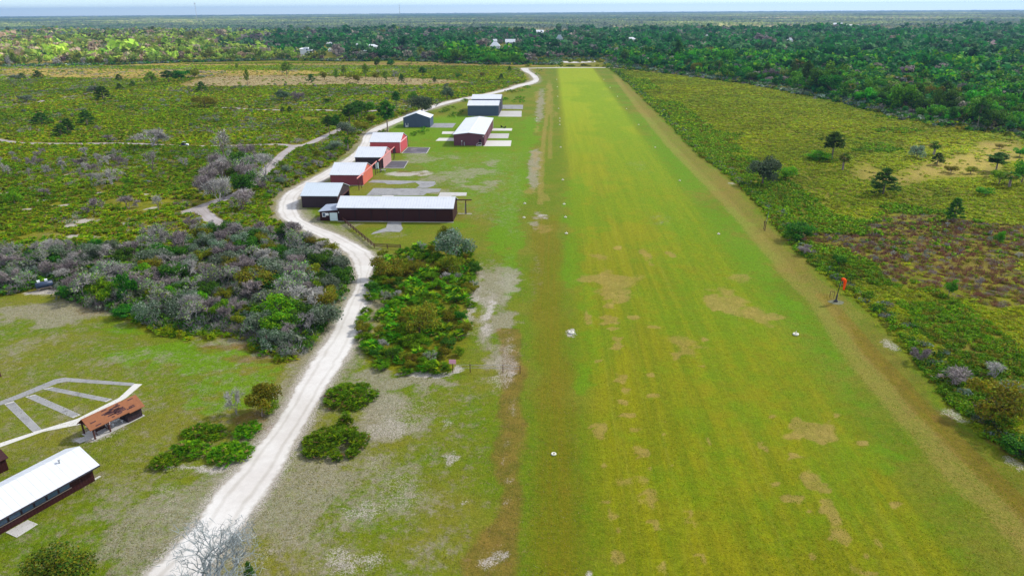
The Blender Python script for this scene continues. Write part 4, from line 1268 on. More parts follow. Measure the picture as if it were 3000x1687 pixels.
def sph(n, r):
    return unit(r.normal(size=(n, 3)))


# palettes (real base colours)
YG = [lin(154, 174, 8), lin(126, 162, 8), lin(164, 166, 12), lin(102, 146, 8)]
GREEN = [lin(84, 140, 8), lin(110, 160, 10), lin(62, 118, 10), lin(136, 164, 14)]
DGREEN = [lin(46, 98, 18), lin(62, 114, 18), lin(38, 84, 22), lin(84, 126, 22)]
OLIVE = [lin(126, 130, 20), lin(138, 126, 22), lin(108, 124, 20), lin(94, 112, 22)]
RUST = [lin(128, 104, 28), lin(120, 108, 26), lin(104, 98, 26)]
GREYG = [lin(118, 134, 112), lin(94, 118, 86), lin(138, 146, 130), lin(78, 104, 66)]
GREY = [lin(160, 158, 150), lin(142, 140, 136), lin(176, 174, 166), lin(126, 122, 120), lin(152, 146, 140)]
MAUVE = [lin(136, 126, 124), lin(152, 140, 138), lin(116, 106, 104), lin(130, 122, 120)]
PINE = [lin(56, 96, 28), lin(70, 112, 30), lin(44, 82, 30), lin(92, 126, 34)]
YPINE = [lin(112, 142, 26), lin(132, 152, 34), lin(92, 128, 28)]
STRAW = [lin(156, 134, 80), lin(140, 116, 66), lin(124, 104, 56), lin(168, 148, 96)]
REDST = [lin(128, 92, 66), lin(110, 78, 58), lin(140, 106, 80)]
BARKC = [lin(108, 92, 84), lin(128, 114, 106)]
PALEB = [lin(170, 166, 160), lin(146, 140, 138)]


def fan_clump(r, fronds, spikes, R=1.0, hgt=.9, pal=YG, wid=.11):
    """saw palmetto: fan leaves of pointed blades on stalks round a low crown"""
    A, B = [], []
    for k in range(fronds):
        az, el = r.uniform(0, 6.28), r.uniform(.25, 1.25)
        d = np.array([math.cos(az) * math.cos(el), math.sin(az) * math.cos(el), math.sin(el)])
        p = d * R * r.uniform(.35, .65) * np.array([1, 1, hgt])
        main = unit(np.array([d[0], d[1], d[2] * .5 - .1]) + r.normal(0, .15, 3))
        nrm = unit(np.cross(main, np.cross(np.array([0, 0, 1.]), main)) + r.normal(0, .3, 3))
        side = unit(np.cross(nrm, main))
        for j in range(spikes):
            t = (j / max(spikes - 1, 1) - .5) * 2.7
            A.append(p)
            B.append(p + (main * math.cos(t) + side * math.sin(t)) * R * .5 * r.uniform(.8, 1.15))
    A, B = np.array(A), np.array(B)
    V, Fq = slivers(A, B, np.full(len(A), wid * R), r)
    c = colmix(fronds, pal, r, spikes * 3, .2)
    dead = np.repeat(r.random(fronds) < .05, spikes * 3)
    c[dead] = lin(160, 130, 80)
    V[:, 2] = np.maximum(V[:, 2], .02)
    return V, Fq, c


def dome_bush(r, n, R=1.0, hgt=.8, size=.16, pal=GREEN, lobes=5):
    L = np.concatenate([r.normal(0, .42, (lobes, 2)) * R, r.uniform(.2, .5, (lobes, 1)) * hgt], 1)
    lr = r.uniform(.4, .62, lobes) * R
    i = r.integers(0, lobes, n)
    N = sph(n, r)
    N[:, 2] = np.abs(N[:, 2]) * 1.1 - .25
    N = unit(N)
    C = L[i] + N * (lr[i] * r.uniform(.62, 1.05, n))[:, None] * np.array([1, 1, hgt])
    C[:, 2] = np.maximum(C[:, 2], .04)
    V, Fq = quads(C, unit(N + r.normal(0, .45, (n, 3))), size * R, r)
    lc = 1 + r.normal(0, .12, lobes)
    return V, Fq, colmix(n, pal, r, 4) * np.repeat(lc[i], 4)[:, None]


def twig_bush(r, n, R=1.0, hgt=1.0, w=.03, pal=GREY):
    az, rr = r.uniform(0, 6.28, n), np.sqrt(r.random(n)) * R
    z = r.uniform(.15, .95, n) * hgt * np.sqrt(np.maximum(0.05, 1 - (rr / R) ** 2 * .8))
    A = np.stack([np.cos(az) * rr * .75, np.sin(az) * rr * .75, z * .75], 1)
    d = unit(np.stack([np.cos(az) * .7, np.sin(az) * .7, np.full(n, .8)], 1) + r.normal(0, .55, (n, 3)))
    B = A + d * (R * r.uniform(.25, .55, n))[:, None]
    B[:, 2] = np.maximum(B[:, 2], .05)
    V, Fq = slivers(A, B, np.full(n, w * R), r)
    return V, Fq, colmix(n, pal, r, 3, .16)


def grass_tuft(r, n, R=.6, hgt=.7, w=.06, pal=STRAW):
    A = np.concatenate([r.normal(0, R * .4, (n, 2)), np.zeros((n, 1))], 1)
    B = A + np.concatenate([r.normal(0, R * .35, (n, 2)), r.uniform(.5, 1, (n, 1)) * hgt], 1)
    V, Fq = slivers(A, B, np.full(n, w), r)
    return V, Fq, colmix(n, pal, r, 3)


def tubes_np(segs, sides=5):
    """tapered tubes [(p0, p1, r0, r1)] as one vertex set"""
    P0, P1 = np.array([s[0] for s in segs], float), np.array([s[1] for s in segs], float)
    R0, R1 = np.array([s[2] for s in segs]), np.array([s[3] for s in segs])
    d = unit(P1 - P0)
    ref = np.where(np.abs(d[:, 2:3]) < .9, np.array([[0, 0, 1.]]), np.array([[1., 0, 0]]))
    u = unit(np.cross(d, ref))
    v = np.cross(d, u)
    an = np.arange(sides) * 2 * math.pi / sides
    ring = u[:, None] * np.cos(an)[None, :, None] + v[:, None] * np.sin(an)[None, :, None]
    V = np.concatenate([P0[:, None] + ring * R0[:, None, None], P1[:, None] + ring * R1[:, None, None]], 1).reshape(-1, 3)
    n = len(segs)
    k = np.arange(sides)
    q = np.stack([k, (k + 1) % sides, (k + 1) % sides + sides, k + sides], 1)
    return V, (q[None] + (np.arange(n) * 2 * sides)[:, None, None]).reshape(-1, 4)


def branches(r, h, depth, spread=.6, n0=3, r0=.03, first=.3, up=.35, wig=.2):
    """a forking skeleton; returns segments and tips"""
    segs, tips = [], []

    def grow(p, d, L, rad, lev):
        q = p + d * L
        mid = (p + q) / 2 + r.normal(0, L * wig * .25, 3)
        segs.append((p, mid, rad, rad * .85))
        segs.append((mid, q, rad * .85, rad * .7))
        if lev == 0:
            tips.append((q, d))
            return
        for k in range(r.integers(2, 4)):
            nd = unit(d + r.normal(0, spread, 3) + np.array([0, 0, up * .4]))
            grow(q if k else q, nd, L * r.uniform(.6, .85), rad * .62, lev - 1)
    for k in range(n0):
        az = r.uniform(0, 6.28)
        d = unit(np.array([math.cos(az) * spread * .6, math.sin(az) * spread * .6, 1.0])) if n0 > 1 else unit(np.array([r.normal(0, .08), r.normal(0, .08), 1]))
        grow(np.zeros(3), d, h * first, r0, depth)
    return segs, tips


def make_oak(r, n=900, size=.05, pal=GREEN, blobs=11, wide=.55, bare=.0):
    """unit-height broadleaf: (crown mesh, trunk mesh)"""
    segs, tips = branches(r, 1.0, 2, .62, 1, .035, .28)
    b = []
    for k in range(blobs):
        az, rr, z = r.uniform(0, 6.28), wide * math.sqrt(r.uniform(0, .55)), r.uniform(.42, .84)
        b.append((math.cos(az) * rr, math.sin(az) * rr, z - .28 * (rr / wide) ** 2))
    b = np.array(b)
    br = r.uniform(.14, .24, blobs) * (wide / .5)
    i = r.integers(0, blobs, n)
    N = sph(n, r)
    N[:, 2] = N[:, 2] * .9 + .12
    N = unit(N)
    C = b[i] + N * (br[i] * r.uniform(.55, 1.08, n))[:, None] * np.array([1, 1, .8])
    C[:, 2] = np.clip(C[:, 2], .06, None)
    V, Fq = quads(C, unit(N + r.normal(0, .5, (n, 3))), size, r)
    c = colmix(n, pal, r, 4) * np.repeat((1 + r.normal(0, .13, blobs))[i], 4)[:, None]
    segs = [s for s in segs] + [(np.array([0, 0, .25]), q, .016, .006) for q in b[:6]]
    tv, tf = tubes_np(segs)
    return mesh_np('crown', V, [Fq], M_LEAF, {'Col': c}), mesh_np('trunk', tv, [tf], M_BARK, {'Col': colmix(len(tv), BARKC, r, 1, .1)})


def make_grey(r, n=700, w=.008, pal=GREY, bark=PALEB, leaf=None, wide=.5):
    """unit-height leafless scrub oak: pale forking stems and a haze of twigs"""
    segs, tips = branches(r, 1.0, 3, .55, 3, .02, .3)
    T = np.array([t[0] for t in tips])
    Dt = np.array([t[1] for t in tips])
    s = np.array([wide / max(np.abs(T[:, :2]).max(), .1), wide / max(np.abs(T[:, :2]).max(), .1), .86 / max(T[:, 2].max(), .1)])
    T, segs = T * s, [(a * s, b * s, ra, rb) for a, b, ra, rb in segs]
    i = r.integers(0, len(T), n)
    A = T[i] + r.normal(0, .035, (n, 3)) - Dt[i] * r.uniform(0, .2, n)[:, None]
    d = unit(Dt[i] + r.normal(0, .65, (n, 3)))
    B = A + d * r.uniform(.06, .16, n)[:, None]
    B[:, 2] = np.maximum(B[:, 2], .03)
    V, Fq = slivers(A, B, np.full(n, w), r)
    c = colmix(n, pal, r, 3, .15)
    Fs = [Fq]
    if leaf:
        m = n // 3
        i = r.integers(0, len(T), m)
        LV, LF = quads(T[i] + r.normal(0, .06, (m, 3)), sph(m, r), .028, r)
        LV[:, 2] = np.maximum(LV[:, 2], .03)
        Fs.append(LF + len(V))
        V, c = np.concatenate([V, LV]), np.concatenate([c, colmix(m, leaf, r, 4)])
    tv, tf = tubes_np(segs, 4)
    return mesh_np('crown', V, Fs, M_TWIG, {'Col': c}), mesh_np('trunk', tv, [tf], M_BARK, {'Col': colmix(len(tv), bark, r, 1, .1)})


def make_pine(r, n=900, pal=PINE, young=False, wide=.3, size=.022, low=.42):
    """unit-height pine: needle tufts gathered at branch ends"""
    segs = [(np.array([0, 0, 0.]), np.array([.01, 0, .5]), .022, .016), (np.array([.01, 0, .5]), np.array([0, .01, .96]), .016, .005)]
    tf = []
    nb = 34 if not young else 30
    for k in range(nb):
        t = (k + r.random()) / nb
        z = low + (0.98 - low) * t
        sp = wide * ((1 - t) ** .8 * 1.05 + .06) if young else wide * (math.sin(math.pi * min(1, .22 + t * .82)) ** .8 * r.uniform(.45, 1.1))
        az = k * 2.4 + r.normal(0, .4)
        e = np.array([math.cos(az) * sp, math.sin(az) * sp, z + sp * .22])
        segs.append((np.array([0, 0, z - .02]), e, .007, .003))
        tf.append(e)
        if sp > .12:
            tf.append(e * np.array([.55, .55, 1]) + r.normal(0, .02, 3))
    tf = np.array(tf)
    i = r.integers(0, len(tf), n)
    N = sph(n, r)
    C = tf[i] + N * (.062 * r.uniform(.3, 1.1, n))[:, None] * np.array([1, 1, .7])
    B = C + unit(N + np.array([0, 0, .4])) * .05
    V, Fq = quads(C, unit(N + r.normal(0, .5, (n, 3))), size, r, .55)
    V2, F2 = slivers(C, B, np.full(n, .006), r)
    k2 = (1 + r.normal(0, .14, len(tf)))[i]
    c = np.concatenate([colmix(n, pal, r, 4) * np.repeat(k2, 4)[:, None], colmix(n, pal, r, 3) * np.repeat(k2, 3)[:, None]])
    tv, tq = tubes_np(segs)
    return mesh_np('crown', np.concatenate([V, V2]), [Fq, F2 + len(V)], M_LEAF, {'Col': c}), mesh_np('trunk', tv, [tq], M_BARK, {'Col': colmix(len(tv), BARKC, r, 1, .1)})


def make_palm(r, pal=DGREEN, th=.7):
    A, B = [], []
    top = np.array([0, 0, th])
    for k in range(34):
        d = sph(1, r)[0]
        d[2] = d[2] * .8 + .15
        d = unit(d)
        p = top + d * .12
        main = unit(d + np.array([0, 0, -.25]))
        side = unit(np.cross(main, r.normal(size=3)))
        for j in range(7):
            t = (j / 6 - .5) * 2.6
            A.append(p)
            B.append(p + (main * math.cos(t) + side * math.sin(t)) * .2 * r.uniform(.8, 1.1) + np.array([0, 0, -.03]))
    V, Fq = slivers(np.array(A), np.array(B), np.full(len(A), .022), r)
    c = colmix(34, pal + [lin(150, 138, 60)], r, 21)
    tv, tq = tubes_np([((0, 0, 0), (.01, 0, th * .5), .045, .04), ((.01, 0, th * .5), (0, 0, th), .04, .05)], 7)
    return mesh_np('crown', V, [Fq], M_LEAF, {'Col': c}), mesh_np('trunk', tv, [tq], M_BARK, {'Col': colmix(len(tv), [lin(150, 138, 128), lin(120, 108, 100)], r, 1, .1)})


R_ = np.random.default_rng(42)
PROTO = {
    'oak': [make_oak(R_, 2600, .028, GREEN) for k in range(4)],
    'dark_oak': [make_oak(R_, 2600, .028, DGREEN) for k in range(4)],
    'olive': [make_oak(R_, 2600, .028, OLIVE, wide=.6) for k in range(3)],
    'rust': [make_oak(R_, 2600, .028, RUST + OLIVE, wide=.62) for k in range(2)],
    'greygreen': [make_oak(R_, 2600, .028, GREYG, wide=.6) for k in range(3)],
    'grey': [make_grey(R_, 1500, .0075, GREY) for k in range(4)],
    'mauve': [make_grey(R_, 1800, .0085, MAUVE, BARKC, wide=.55) for k in range(4)],
    'greymix': [make_grey(R_, 1300, .0075, GREY, PALEB, GREYG + GREEN, wide=.58) for k in range(3)],
    'thin': [make_grey(R_, 500, .006, GREY, BARKC, wide=.3) for k in range(3)],
    'pine': [make_pine(R_, 1900, size=.034) for k in range(4)],
    'youngpine': [make_pine(R_, 1600, PINE, True, .3, .036, .1) for k in range(3)],
    'yellowpine': [make_pine(R_, 1500, YPINE, False, .34, .034, .3) for k in range(3)],
    'brightoak': [make_oak(R_, 1300, .042, [lin(76, 142, 18), lin(60, 122, 18), lin(96, 156, 26)]) for k in range(3)],
    'dusky': [make_oak(R_, 3200, .028, [lin(72, 92, 58), lin(88, 104, 74), lin(56, 78, 44), lin(96, 110, 84)], 16, .6) for k in range(2)],
    'fineoak': [make_oak(R_, 9000, .014, OLIVE + DGREEN, 16)],
    'palm': [make_palm(R_) for k in range(2)],
}
WIDTH = {'oak': 1.1, 'dark_oak': 1.1, 'olive': 1.2, 'rust': 1.24, 'greygreen': 1.2, 'grey': 1.1, 'mauve': 1.2, 'greymix': 1.2, 'thin': .66, 'pine': .68, 'youngpine': .64, 'yellowpine': .76, 'brightoak': 1.1, 'palm': .62, 'fineoak': 1.1, 'dusky': 1.2}


def tree(kind, name, xy, h, label, group=None, wide=None, cat='tree', crown='crown', stem='trunk'):
    if name == 'scrub_oak':
        name = {'grey': 'leafless_oak', 'mauve': 'bare_oak', 'greymix': 'lichened_oak', 'greygreen': 'lichened_oak'}.get(kind, name)
    pr = PROTO[kind]
    cm, tm = pr[int(rng.integers(0, len(pr)))]
    sx = 1.0 if wide is None else wide / (WIDTH[kind] * h)
    r = empty(name, (xy[0], xy[1], 0), rng.uniform(0, 6.28), (h * sx, h * sx, h))
    tag(r, label, cat, group)
    link(crown, cm, r)
    link(stem, tm, r)
    return r


def tree_px(f, bx, by, hpx, wpx, kind, name, label, group=None, **kw):
    """f: zoom frame; base point, height and width measured in that frame"""
    p0 = f(bx, by)
    xy = G(p0)
    h = max(1.0, HT(p0, f(bx, by - hpx)) * 1.08)
    s = abs(f(1, 0)[0] - f(0, 0)[0])
    d = math.hypot(*xy)
    wm = wpx * s / F * math.hypot(d, H) * 1.1
    return tree(kind, name, xy, h, label, group, wm, **kw)


class Stuff:
    """one merged mesh of ground cover, gathered from many placed copies of a few plant shapes"""

    def __init__(s):
        s.V, s.F, s.C, s.n = [], {3: [], 4: []}, [], 0

    def put(s, proto, X, Y, scale, r, sz=None, tint=.15, z=0.0, zone=0):
        V, Fq, c = proto
        n = len(X)
        if n == 0:
            return
        a = r.uniform(0, 6.28, n)
        ca, sa = np.cos(a)[:, None], np.sin(a)[:, None]
        sc = np.broadcast_to(np.asarray(scale, float), (n,))[:, None]
        zz = sc if sz is None else np.broadcast_to(np.asarray(sz, float), (n,))[:, None]
        W = np.stack([(V[None, :, 0] * ca - V[None, :, 1] * sa) * sc + X[:, None], (V[None, :, 0] * sa + V[None, :, 1] * ca) * sc + Y[:, None], V[None, :, 2] * zz + z], -1).astype(np.float32)
        t = np.clip(1 + r.normal(0, tint, (n, 1, 1)) + r.normal(0, tint * .3, (n, 1, 3)), .4, 1.6)
        if zone:
            u = fbm(X, Y, zone, 77, 3)[:, None, None]
            u2 = fbm(X, Y, zone * .35, 78, 2)[:, None, None]
            t = t * (.55 + .5 * u + .4 * u2) * np.concatenate([1 + (u - .5) * .3 - .04, np.ones_like(u), 1 - (u - .5) * .4], -1)
        s.V.append(W.reshape(-1, 3))
        s.C.append((c[None] * t).astype(np.float32).reshape(-1, 3))
        s.F[Fq.shape[1]].append((Fq[None] + (s.n + np.arange(n) * len(V))[:, None, None]).reshape(-1, Fq.shape[1]))
        s.n += n * len(V)

    def build(s, name, mat, label):
        Fs = [np.concatenate(f) for f in s.F.values() if f]
        me = mesh_np(name, np.concatenate(s.V), Fs, mat, {'Col': np.concatenate(s.C)})
        return tag(link(name, me), label, kind='stuff')


# ------------------------------------------------------------------ open scrub: palmetto carpet and low brush
TR_ALL = [(smooth_line(L, 3), w) for L, w in TRAILS]
TANK = G(zf(60, 780, 14.49)(960, 1035))
CROSS = poly(Z2, [(1380, 517), (3000, 508)])


def open_ground(X, Y, road=3.0, trail=1.0):
    k = -sdist(ROADPOLY, X, Y) > road
    k &= ((X - TANK[0]) / 4.2) ** 2 + ((Y - TANK[1] + 2.5) / 5.5) ** 2 > 1
    for L, w in TR_ALL:
        k &= ldist(L, X, Y) > w + trail
    k &= ldist(CROSS, X, Y) > 8
    return k


def scatter(P, dens, r, ymax=2000):
    lo, hi = P.min(0), P.max(0)
    n = int((hi[0] - lo[0]) * (hi[1] - lo[1]) * dens)
    X, Y = r.uniform(lo[0], hi[0], n), r.uniform(lo[1], hi[1], n)
    k = inside(P, X, Y)
    return X[k], Y[k]


sr = np.random.default_rng(77)
LEFT = poly(D, [(-160, 755), (0, 742), (110, 735), (215, 745), (310, 798), (355, 836), (480, 855), (590, 850), (640, 883), (700, 910), (758, 918), (875, 700), (885, 655), (830, 612), (740, 577), (700, 540), (694, 510), (725, 480), (795, 440), (875, 380),
                (925, 338), (995, 303), (1080, 272), (1180, 243), (1320, 216), (1326, 205), (1316, 186), (1312, 172), (1200, 160), (700, 158), (0, 168), (-300, 172), (-260, 400)])
RIGHT = poly(D, [(1532, 173), (1562, 195), (1602, 232), (1682, 312), (1763, 392), (1853, 463), (1924, 538), (2004, 630), (2083, 703), (2193, 788), (2293, 898), (2393, 1023), (2483, 1103), (2610, 1200), (2800, 1300), (2800, 345), (2576, 332), (2450, 330), (2300, 300), (2100, 254), (1900, 216), (1700, 189)])
FALM = [[fan_clump(sr, 15, 6, 1.0, .95) for k in range(4)], [fan_clump(sr, 10, 4, 1.0, .95, wid=.17) for k in range(4)], [fan_clump(sr, 7, 3, 1.0, .9, wid=.28) for k in range(3)]]
FALMG = [[fan_clump(sr, 15, 6, 1.0, .95, GREEN) for k in range(3)], [fan_clump(sr, 10, 4, 1.0, .95, GREEN, .17) for k in range(3)], [fan_clump(sr, 7, 3, 1.0, .9, GREEN, .28) for k in range(3)]]
BUSH = {nm: [[dome_bush(sr, n, 1, .85, s, pal) for k in range(3)] for n, s in ((110, .15), (46, .24), (20, .38))] for nm, pal in (('yg', [lin(162, 174, 6), lin(138, 162, 6), lin(172, 168, 10), lin(120, 150, 6)]), ('gr', GREEN), ('ol', OLIVE), ('dk', DGREEN), ('gg', GREYG), ('ru', RUST))}
TWIG = {nm: [[twig_bush(sr, n, 1, 1, w, pal) for k in range(3)] for n, w in ((130, .022), (60, .04), (26, .075))] for nm, pal in (('grey', GREY), ('mauve', MAUVE))}
TUFT = {nm: [[grass_tuft(sr, n, .7, .7, w, pal) for k in range(3)] for n, w in ((40, .035), (22, .06), (10, .13))] for nm, pal in (('straw', STRAW), ('red', REDST), ('yg', YG), ('ol', OLIVE))}


def lod(Y):
    return np.where(Y < 190, 0, np.where(Y < 380, 1, 2))


def sow(st, fam, X, Y, s0, s1, r, zs=1.0, tint=.15, zone=42):
    L = lod(np.hypot(X, Y))
    v = r.integers(0, 3, len(X))
    for l in range(3):
        for k in range(3):
            m = (L == l) & (v == k)
            sc = r.uniform(s0, s1, m.sum())
            st.put(fam[l][k], X[m], Y[m], sc, r, sc * zs * r.uniform(.8, 1.2, m.sum()), tint, zone=zone)


SANDS = [d for ch, kd, d, v in PAINT if ch == 'sand' and kd == 'e']
TANF = [d[0] for ch, kd, d, v in PAINT if ch == 'dry' and kd == 'p']
FIELD, BAND, PALE, RTAN = TANF[1], TANF[2], TANF[3], TANF[4]
REDZ = [d[0] for ch, kd, d, v in PAINT if ch == 'brown' and kd == 'p'][2]


def off_sand(X, Y):
    k = np.ones(X.shape, bool)
    for c, ax, ay in SANDS:
        k &= ((X - c[0]) / ax) ** 2 + ((Y - c[1]) / ay) ** 2 > .8
    return k


sl_ = Stuff()
X, Y = scatter(LEFT, .55, sr)
p = np.where(Y < 330, .55, np.where(Y < 450, .29, .165)) / .55
dn = fbm(X, Y, 26, 4)
dn2 = fbm(X, Y, 9, 6)
k = (sr.random(len(X)) < p) & (dn * .6 + dn2 * .4 > .36 - .1 * (Y > 450)) & open_ground(X, Y, 2.5, .6) & off_sand(X, Y)
k &= ~(inside(FIELD, X, Y) & (sr.random(len(X)) < .97)) & ~(inside(BAND, X, Y) & (sr.random(len(X)) < .96)) & ~(inside(PALE, X, Y) & (sr.random(len(X)) < .92))
X, Y, dn = X[k], Y[k], dn[k]
q = sr.random(len(X)) + (fbm(X, Y, 40, 15) - .5) * 1.1
far = Y > 430
for fam, m, a_, b_, zs in ((FALM, q < .46, 1.1, 1.9, .8), (FALMG, (q >= .46) & (q < .68), .9, 1.6, .9), (BUSH['ol'], (q >= .68) & (q < .84), .7, 1.3, .8), (TUFT['ol'], (q >= .84) & (q < .93), .8, 1.4, 1.0), (BUSH['gr'], q >= .93, .6, 1.2, .9)):
    for f_, mult in ((~far, 1.0), (far, 1.35)):
        sow(sl_, fam, X[m & f_], Y[m & f_], a_ * mult, b_ * mult, sr, zs / (1.25 if mult > 1 else 1))
# grey leafless brush drifts among the palmetto
X, Y = scatter(LEFT, .05, sr)
k = (fbm(X, Y, 30, 31) > .53) & open_ground(X, Y, 3, 1) & ~inside(FIELD, X, Y) & ~inside(BAND, X, Y)
X, Y = X[k], Y[k]
m = sr.random(len(X)) < .6
sow(sl_, TWIG['grey'], X[m], Y[m], .9, 2.0, sr, .9)
sow(sl_, TWIG['mauve'], X[~m], Y[~m], .9, 2.0, sr, .9)
X, Y = scatter(LEFT, .06, sr)
k = open_ground(X, Y, 1, .3) & (Y > 250)
sow(sl_, TUFT['straw'], X[k], Y[k], .8, 1.6, sr, .6)
for nm_, P in (('a', 0), ('b', 1)):
    P = (poly(D, [(230, 775), (150, 742), (330, 690), (420, 640), (520, 600), (640, 590), (760, 602), (850, 650), (872, 710), (836, 790), (795, 860), (760, 905), (715, 896), (655, 872), (590, 838), (480, 838), (370, 818), (330, 790)]),
         poly(D, [(-80, 760), (-80, 640), (120, 630), (330, 625), (420, 600), (330, 700), (180, 738), (60, 735)]))[P]
    X, Y = scatter(P, .62, sr)
    m = sr.random(len(X))
    for fam, lo_, hi_ in ((TWIG['mauve'], 0, .3), (TWIG['grey'], .3, .5), (BUSH['dk'], .5, .72), (BUSH['gg'], .72, .86), (FALMG, .84, 1)):
        w_ = (m >= lo_) & (m < hi_) & open_ground(X, Y, 2, .5)
        sow(sl_, fam, X[w_], Y[w_], 1.3, 2.4, sr, 1.1)
sl_.build('palmetto_scrub', M_LEAF, 'yellow green saw palmetto carpet with grey brush west of the road')

sR = Stuff()
X, Y = scatter(RIGHT, 1.0, sr)
p = np.where(Y < 210, 1.0, np.where(Y < 330, .62, np.where(Y < 520, .34, .2))) / 1.0
dn = fbm(X, Y, 30, 44)
wn = (fbm(X, Y, 26, 51) - .5) * 34, (fbm(X, Y, 26, 52) - .5) * 44
inred, intan = inside(REDZ, X + wn[0], Y + wn[1]) & (sr.random(len(X)) < .93), inside(RTAN, X, Y)
edge_d = -sdist(LAWN, X, Y)
k = (sr.random(len(X)) < p) & ~(intan & (sr.random(len(X)) < .93)) & ~(inred & (sr.random(len(X)) < .35)) & off_sand(X, Y)
X, Y, dn, inred, edge_d = X[k], Y[k], dn[k], inred[k], edge_d[k]
q = sr.random(len(X))
green = (fbm(X, Y, 55, 61) + .3 * (edge_d < 22) - .1 * (Y > 260)) > .62
far = np.where(Y < 300, 1.0, np.where(Y < 480, 1.35, 1.8))
for fam, m, a_, b_, zs in ((TUFT['red'], inred & (q < .6), .9, 1.6, .9), (TWIG['mauve'], inred & (q >= .6) & (q < .8), .7, 1.3, .7), (BUSH['ol'], inred & (q >= .8), .6, 1.0, .7),
                           (BUSH['gr'], ~inred & green & (q < .6), .7, 1.25, .95), (FALMG, ~inred & green & (q >= .6) & (q < .8), .8, 1.2, .9), (BUSH['ol'], ~inred & green & (q >= .8), .7, 1.2, .95),
                           (BUSH['yg'], ~inred & ~green & (q < .44), .8, 1.4, .45), (TUFT['yg'], ~inred & ~green & (q >= .44) & (q < .66), .8, 1.4, .6), (BUSH['ol'], ~inred & ~green & (q >= .66) & (q < .74), .6, 1.2, .5), (FALM, ~inred & ~green & (q >= .74) & (q < .96), .8, 1.3, .55), (TUFT['ol'], ~inred & ~green & (q >= .96), .8, 1.4, .7)):
    for lv in (1.0, 1.35, 1.8):
        mm = m & (far == lv)
        sow(sR, fam, X[mm], Y[mm], a_ * lv, b_ * lv, sr, zs / lv ** .6, .12)
# the shaded bushy rim along the mown edge
E_ = resample(smooth_line(poly(D, [(1532, 173), (1562, 195), (1602, 232), (1682, 312), (1763, 392), (1853, 463), (1924, 538), (2004, 630), (2083, 703), (2193, 788), (2293, 898), (2393, 1023), (2483, 1103), (2610, 1200), (2750, 1300)])), .9)
for nm, fam, dens, a_, b_ in (('gr', BUSH['gr'], .7, .9, 1.5), ('dk', BUSH['dk'], .25, .9, 1.5), ('gg', BUSH['gg'], .2, .8, 1.4), ('m', TWIG['mauve'], .25, .9, 1.5), ('ol', BUSH['ol'], .3, .8, 1.3)):
    i = np.where(sr.random(len(E_)) < dens)[0]
    X, Y = E_[i, 0] + 1.2 + np.abs(sr.normal(0, 2.0, len(i))), E_[i, 1] + sr.normal(0, .6, len(i))
    sow(sR, fam, X, Y, a_, b_, sr, .95)
# brush skirting the far woods on this side
B_R = poly(D, [(1530, 168), (1700, 186), (1900, 213), (2100, 251), (2300, 298), (2450, 327), (2640, 345)])
E_ = resample(smooth_line(B_R), .8)
for fam, dens in ((TWIG['mauve'], .5), (BUSH['gg'], .5), (BUSH['dk'], .5), (BUSH['ol'], .4), (BUSH['gr'], .3)):
    i = np.where(sr.random(len(E_)) < dens)[0]
    sow(sR, fam, E_[i, 0] + sr.normal(2, 5, len(i)), E_[i, 1] + sr.normal(6, 9, len(i)), 1.4, 2.8, sr, .9)
sR.build('scrub_brush', M_LEAF, 'yellow green gallberry and palmetto brush east of the airstrip')

# blades and stalks standing in the mown turf nearest the camera
gs = np.random.default_rng(21)
n = 260000
Y = 50 + 200 * gs.random(n) ** 1.6
X = gs.uniform(-1, 1, n) * (Y * .8 + 12) - Y * .05
k = inside(LAWN, X, Y) & ~inside(ISLE, X, Y) & open_ground(X, Y, .6, .3)
X, Y = X[k], Y[k]
dn = fbm(X, Y, 1.6, 5, 3) * .6 + fbm(X, Y, 14, 6, 2) * .4
k = gs.random(len(X)) < np.clip((dn - .34) * 4, 0, 1)
X, Y = X[k], Y[k]
n = len(X)
A_ = np.stack([X, Y, np.zeros(n)], 1)
hh = gs.uniform(.05, .17, n)
B_2 = A_ + np.stack([gs.normal(0, .07, n), gs.normal(0, .07, n), hh], 1)
V_, F_ = slivers(A_, B_2, np.full(n, .045), gs)
onrun = (X > 3.6 * K)[:, None]
cc = np.where(onrun, np.array([lin(112, 126, 4), lin(132, 132, 14), lin(92, 116, 4), lin(120, 112, 22)])[gs.integers(0, 4, n)], np.array([lin(96, 108, 8), lin(124, 114, 52), lin(142, 132, 100), lin(82, 100, 6)])[gs.integers(0, 4, n)])
tag(link('grass', mesh_np('grass', V_, [F_], M_LEAF, {'Col': np.repeat(cc * gs.uniform(.7, 1.3, (n, 1)), 3, 0)})), 'short grass blades and dry stalks standing in the mown turf', kind='stuff')

# ------------------------------------------------------------------ thickets: every shrub of the two copses
tr_ = np.random.default_rng(5)


def pick(r, w):
    ks = list(w)
    v = np.array([w[k] for k in ks], float)
    return ks[int(r.choice(len(ks), p=v / v.sum()))]


LAB = {'grey': 'leafless pale grey oak', 'mauve': 'bare mauve brown oak', 'greymix': 'half bare grey oak', 'oak': 'green leafy scrub oak', 'dark_oak': 'dark green scrub oak',
       'olive': 'olive yellow scrub oak', 'rust': 'rusty olive scrub oak', 'greygreen': 'grey green lichened oak'}


def spaced(P, n, dmin, r):
    lo, hi = P.min(0), P.max(0)
    out = []
    for _ in range(n * 60):
        if len(out) >= n:
            break
        c = r.uniform(lo, hi)
        if not inside(P, c[:1], c[1:])[0]:
            continue
        if ((c[0] - TANK[0]) / 5) ** 2 + ((c[1] - TANK[1] + 2.5) / 6) ** 2 < 1:
            continue
        if all((c[0] - o[0]) ** 2 + (c[1] - o[1]) ** 2 > dmin ** 2 for o in out):
            out.append(c)
    return out


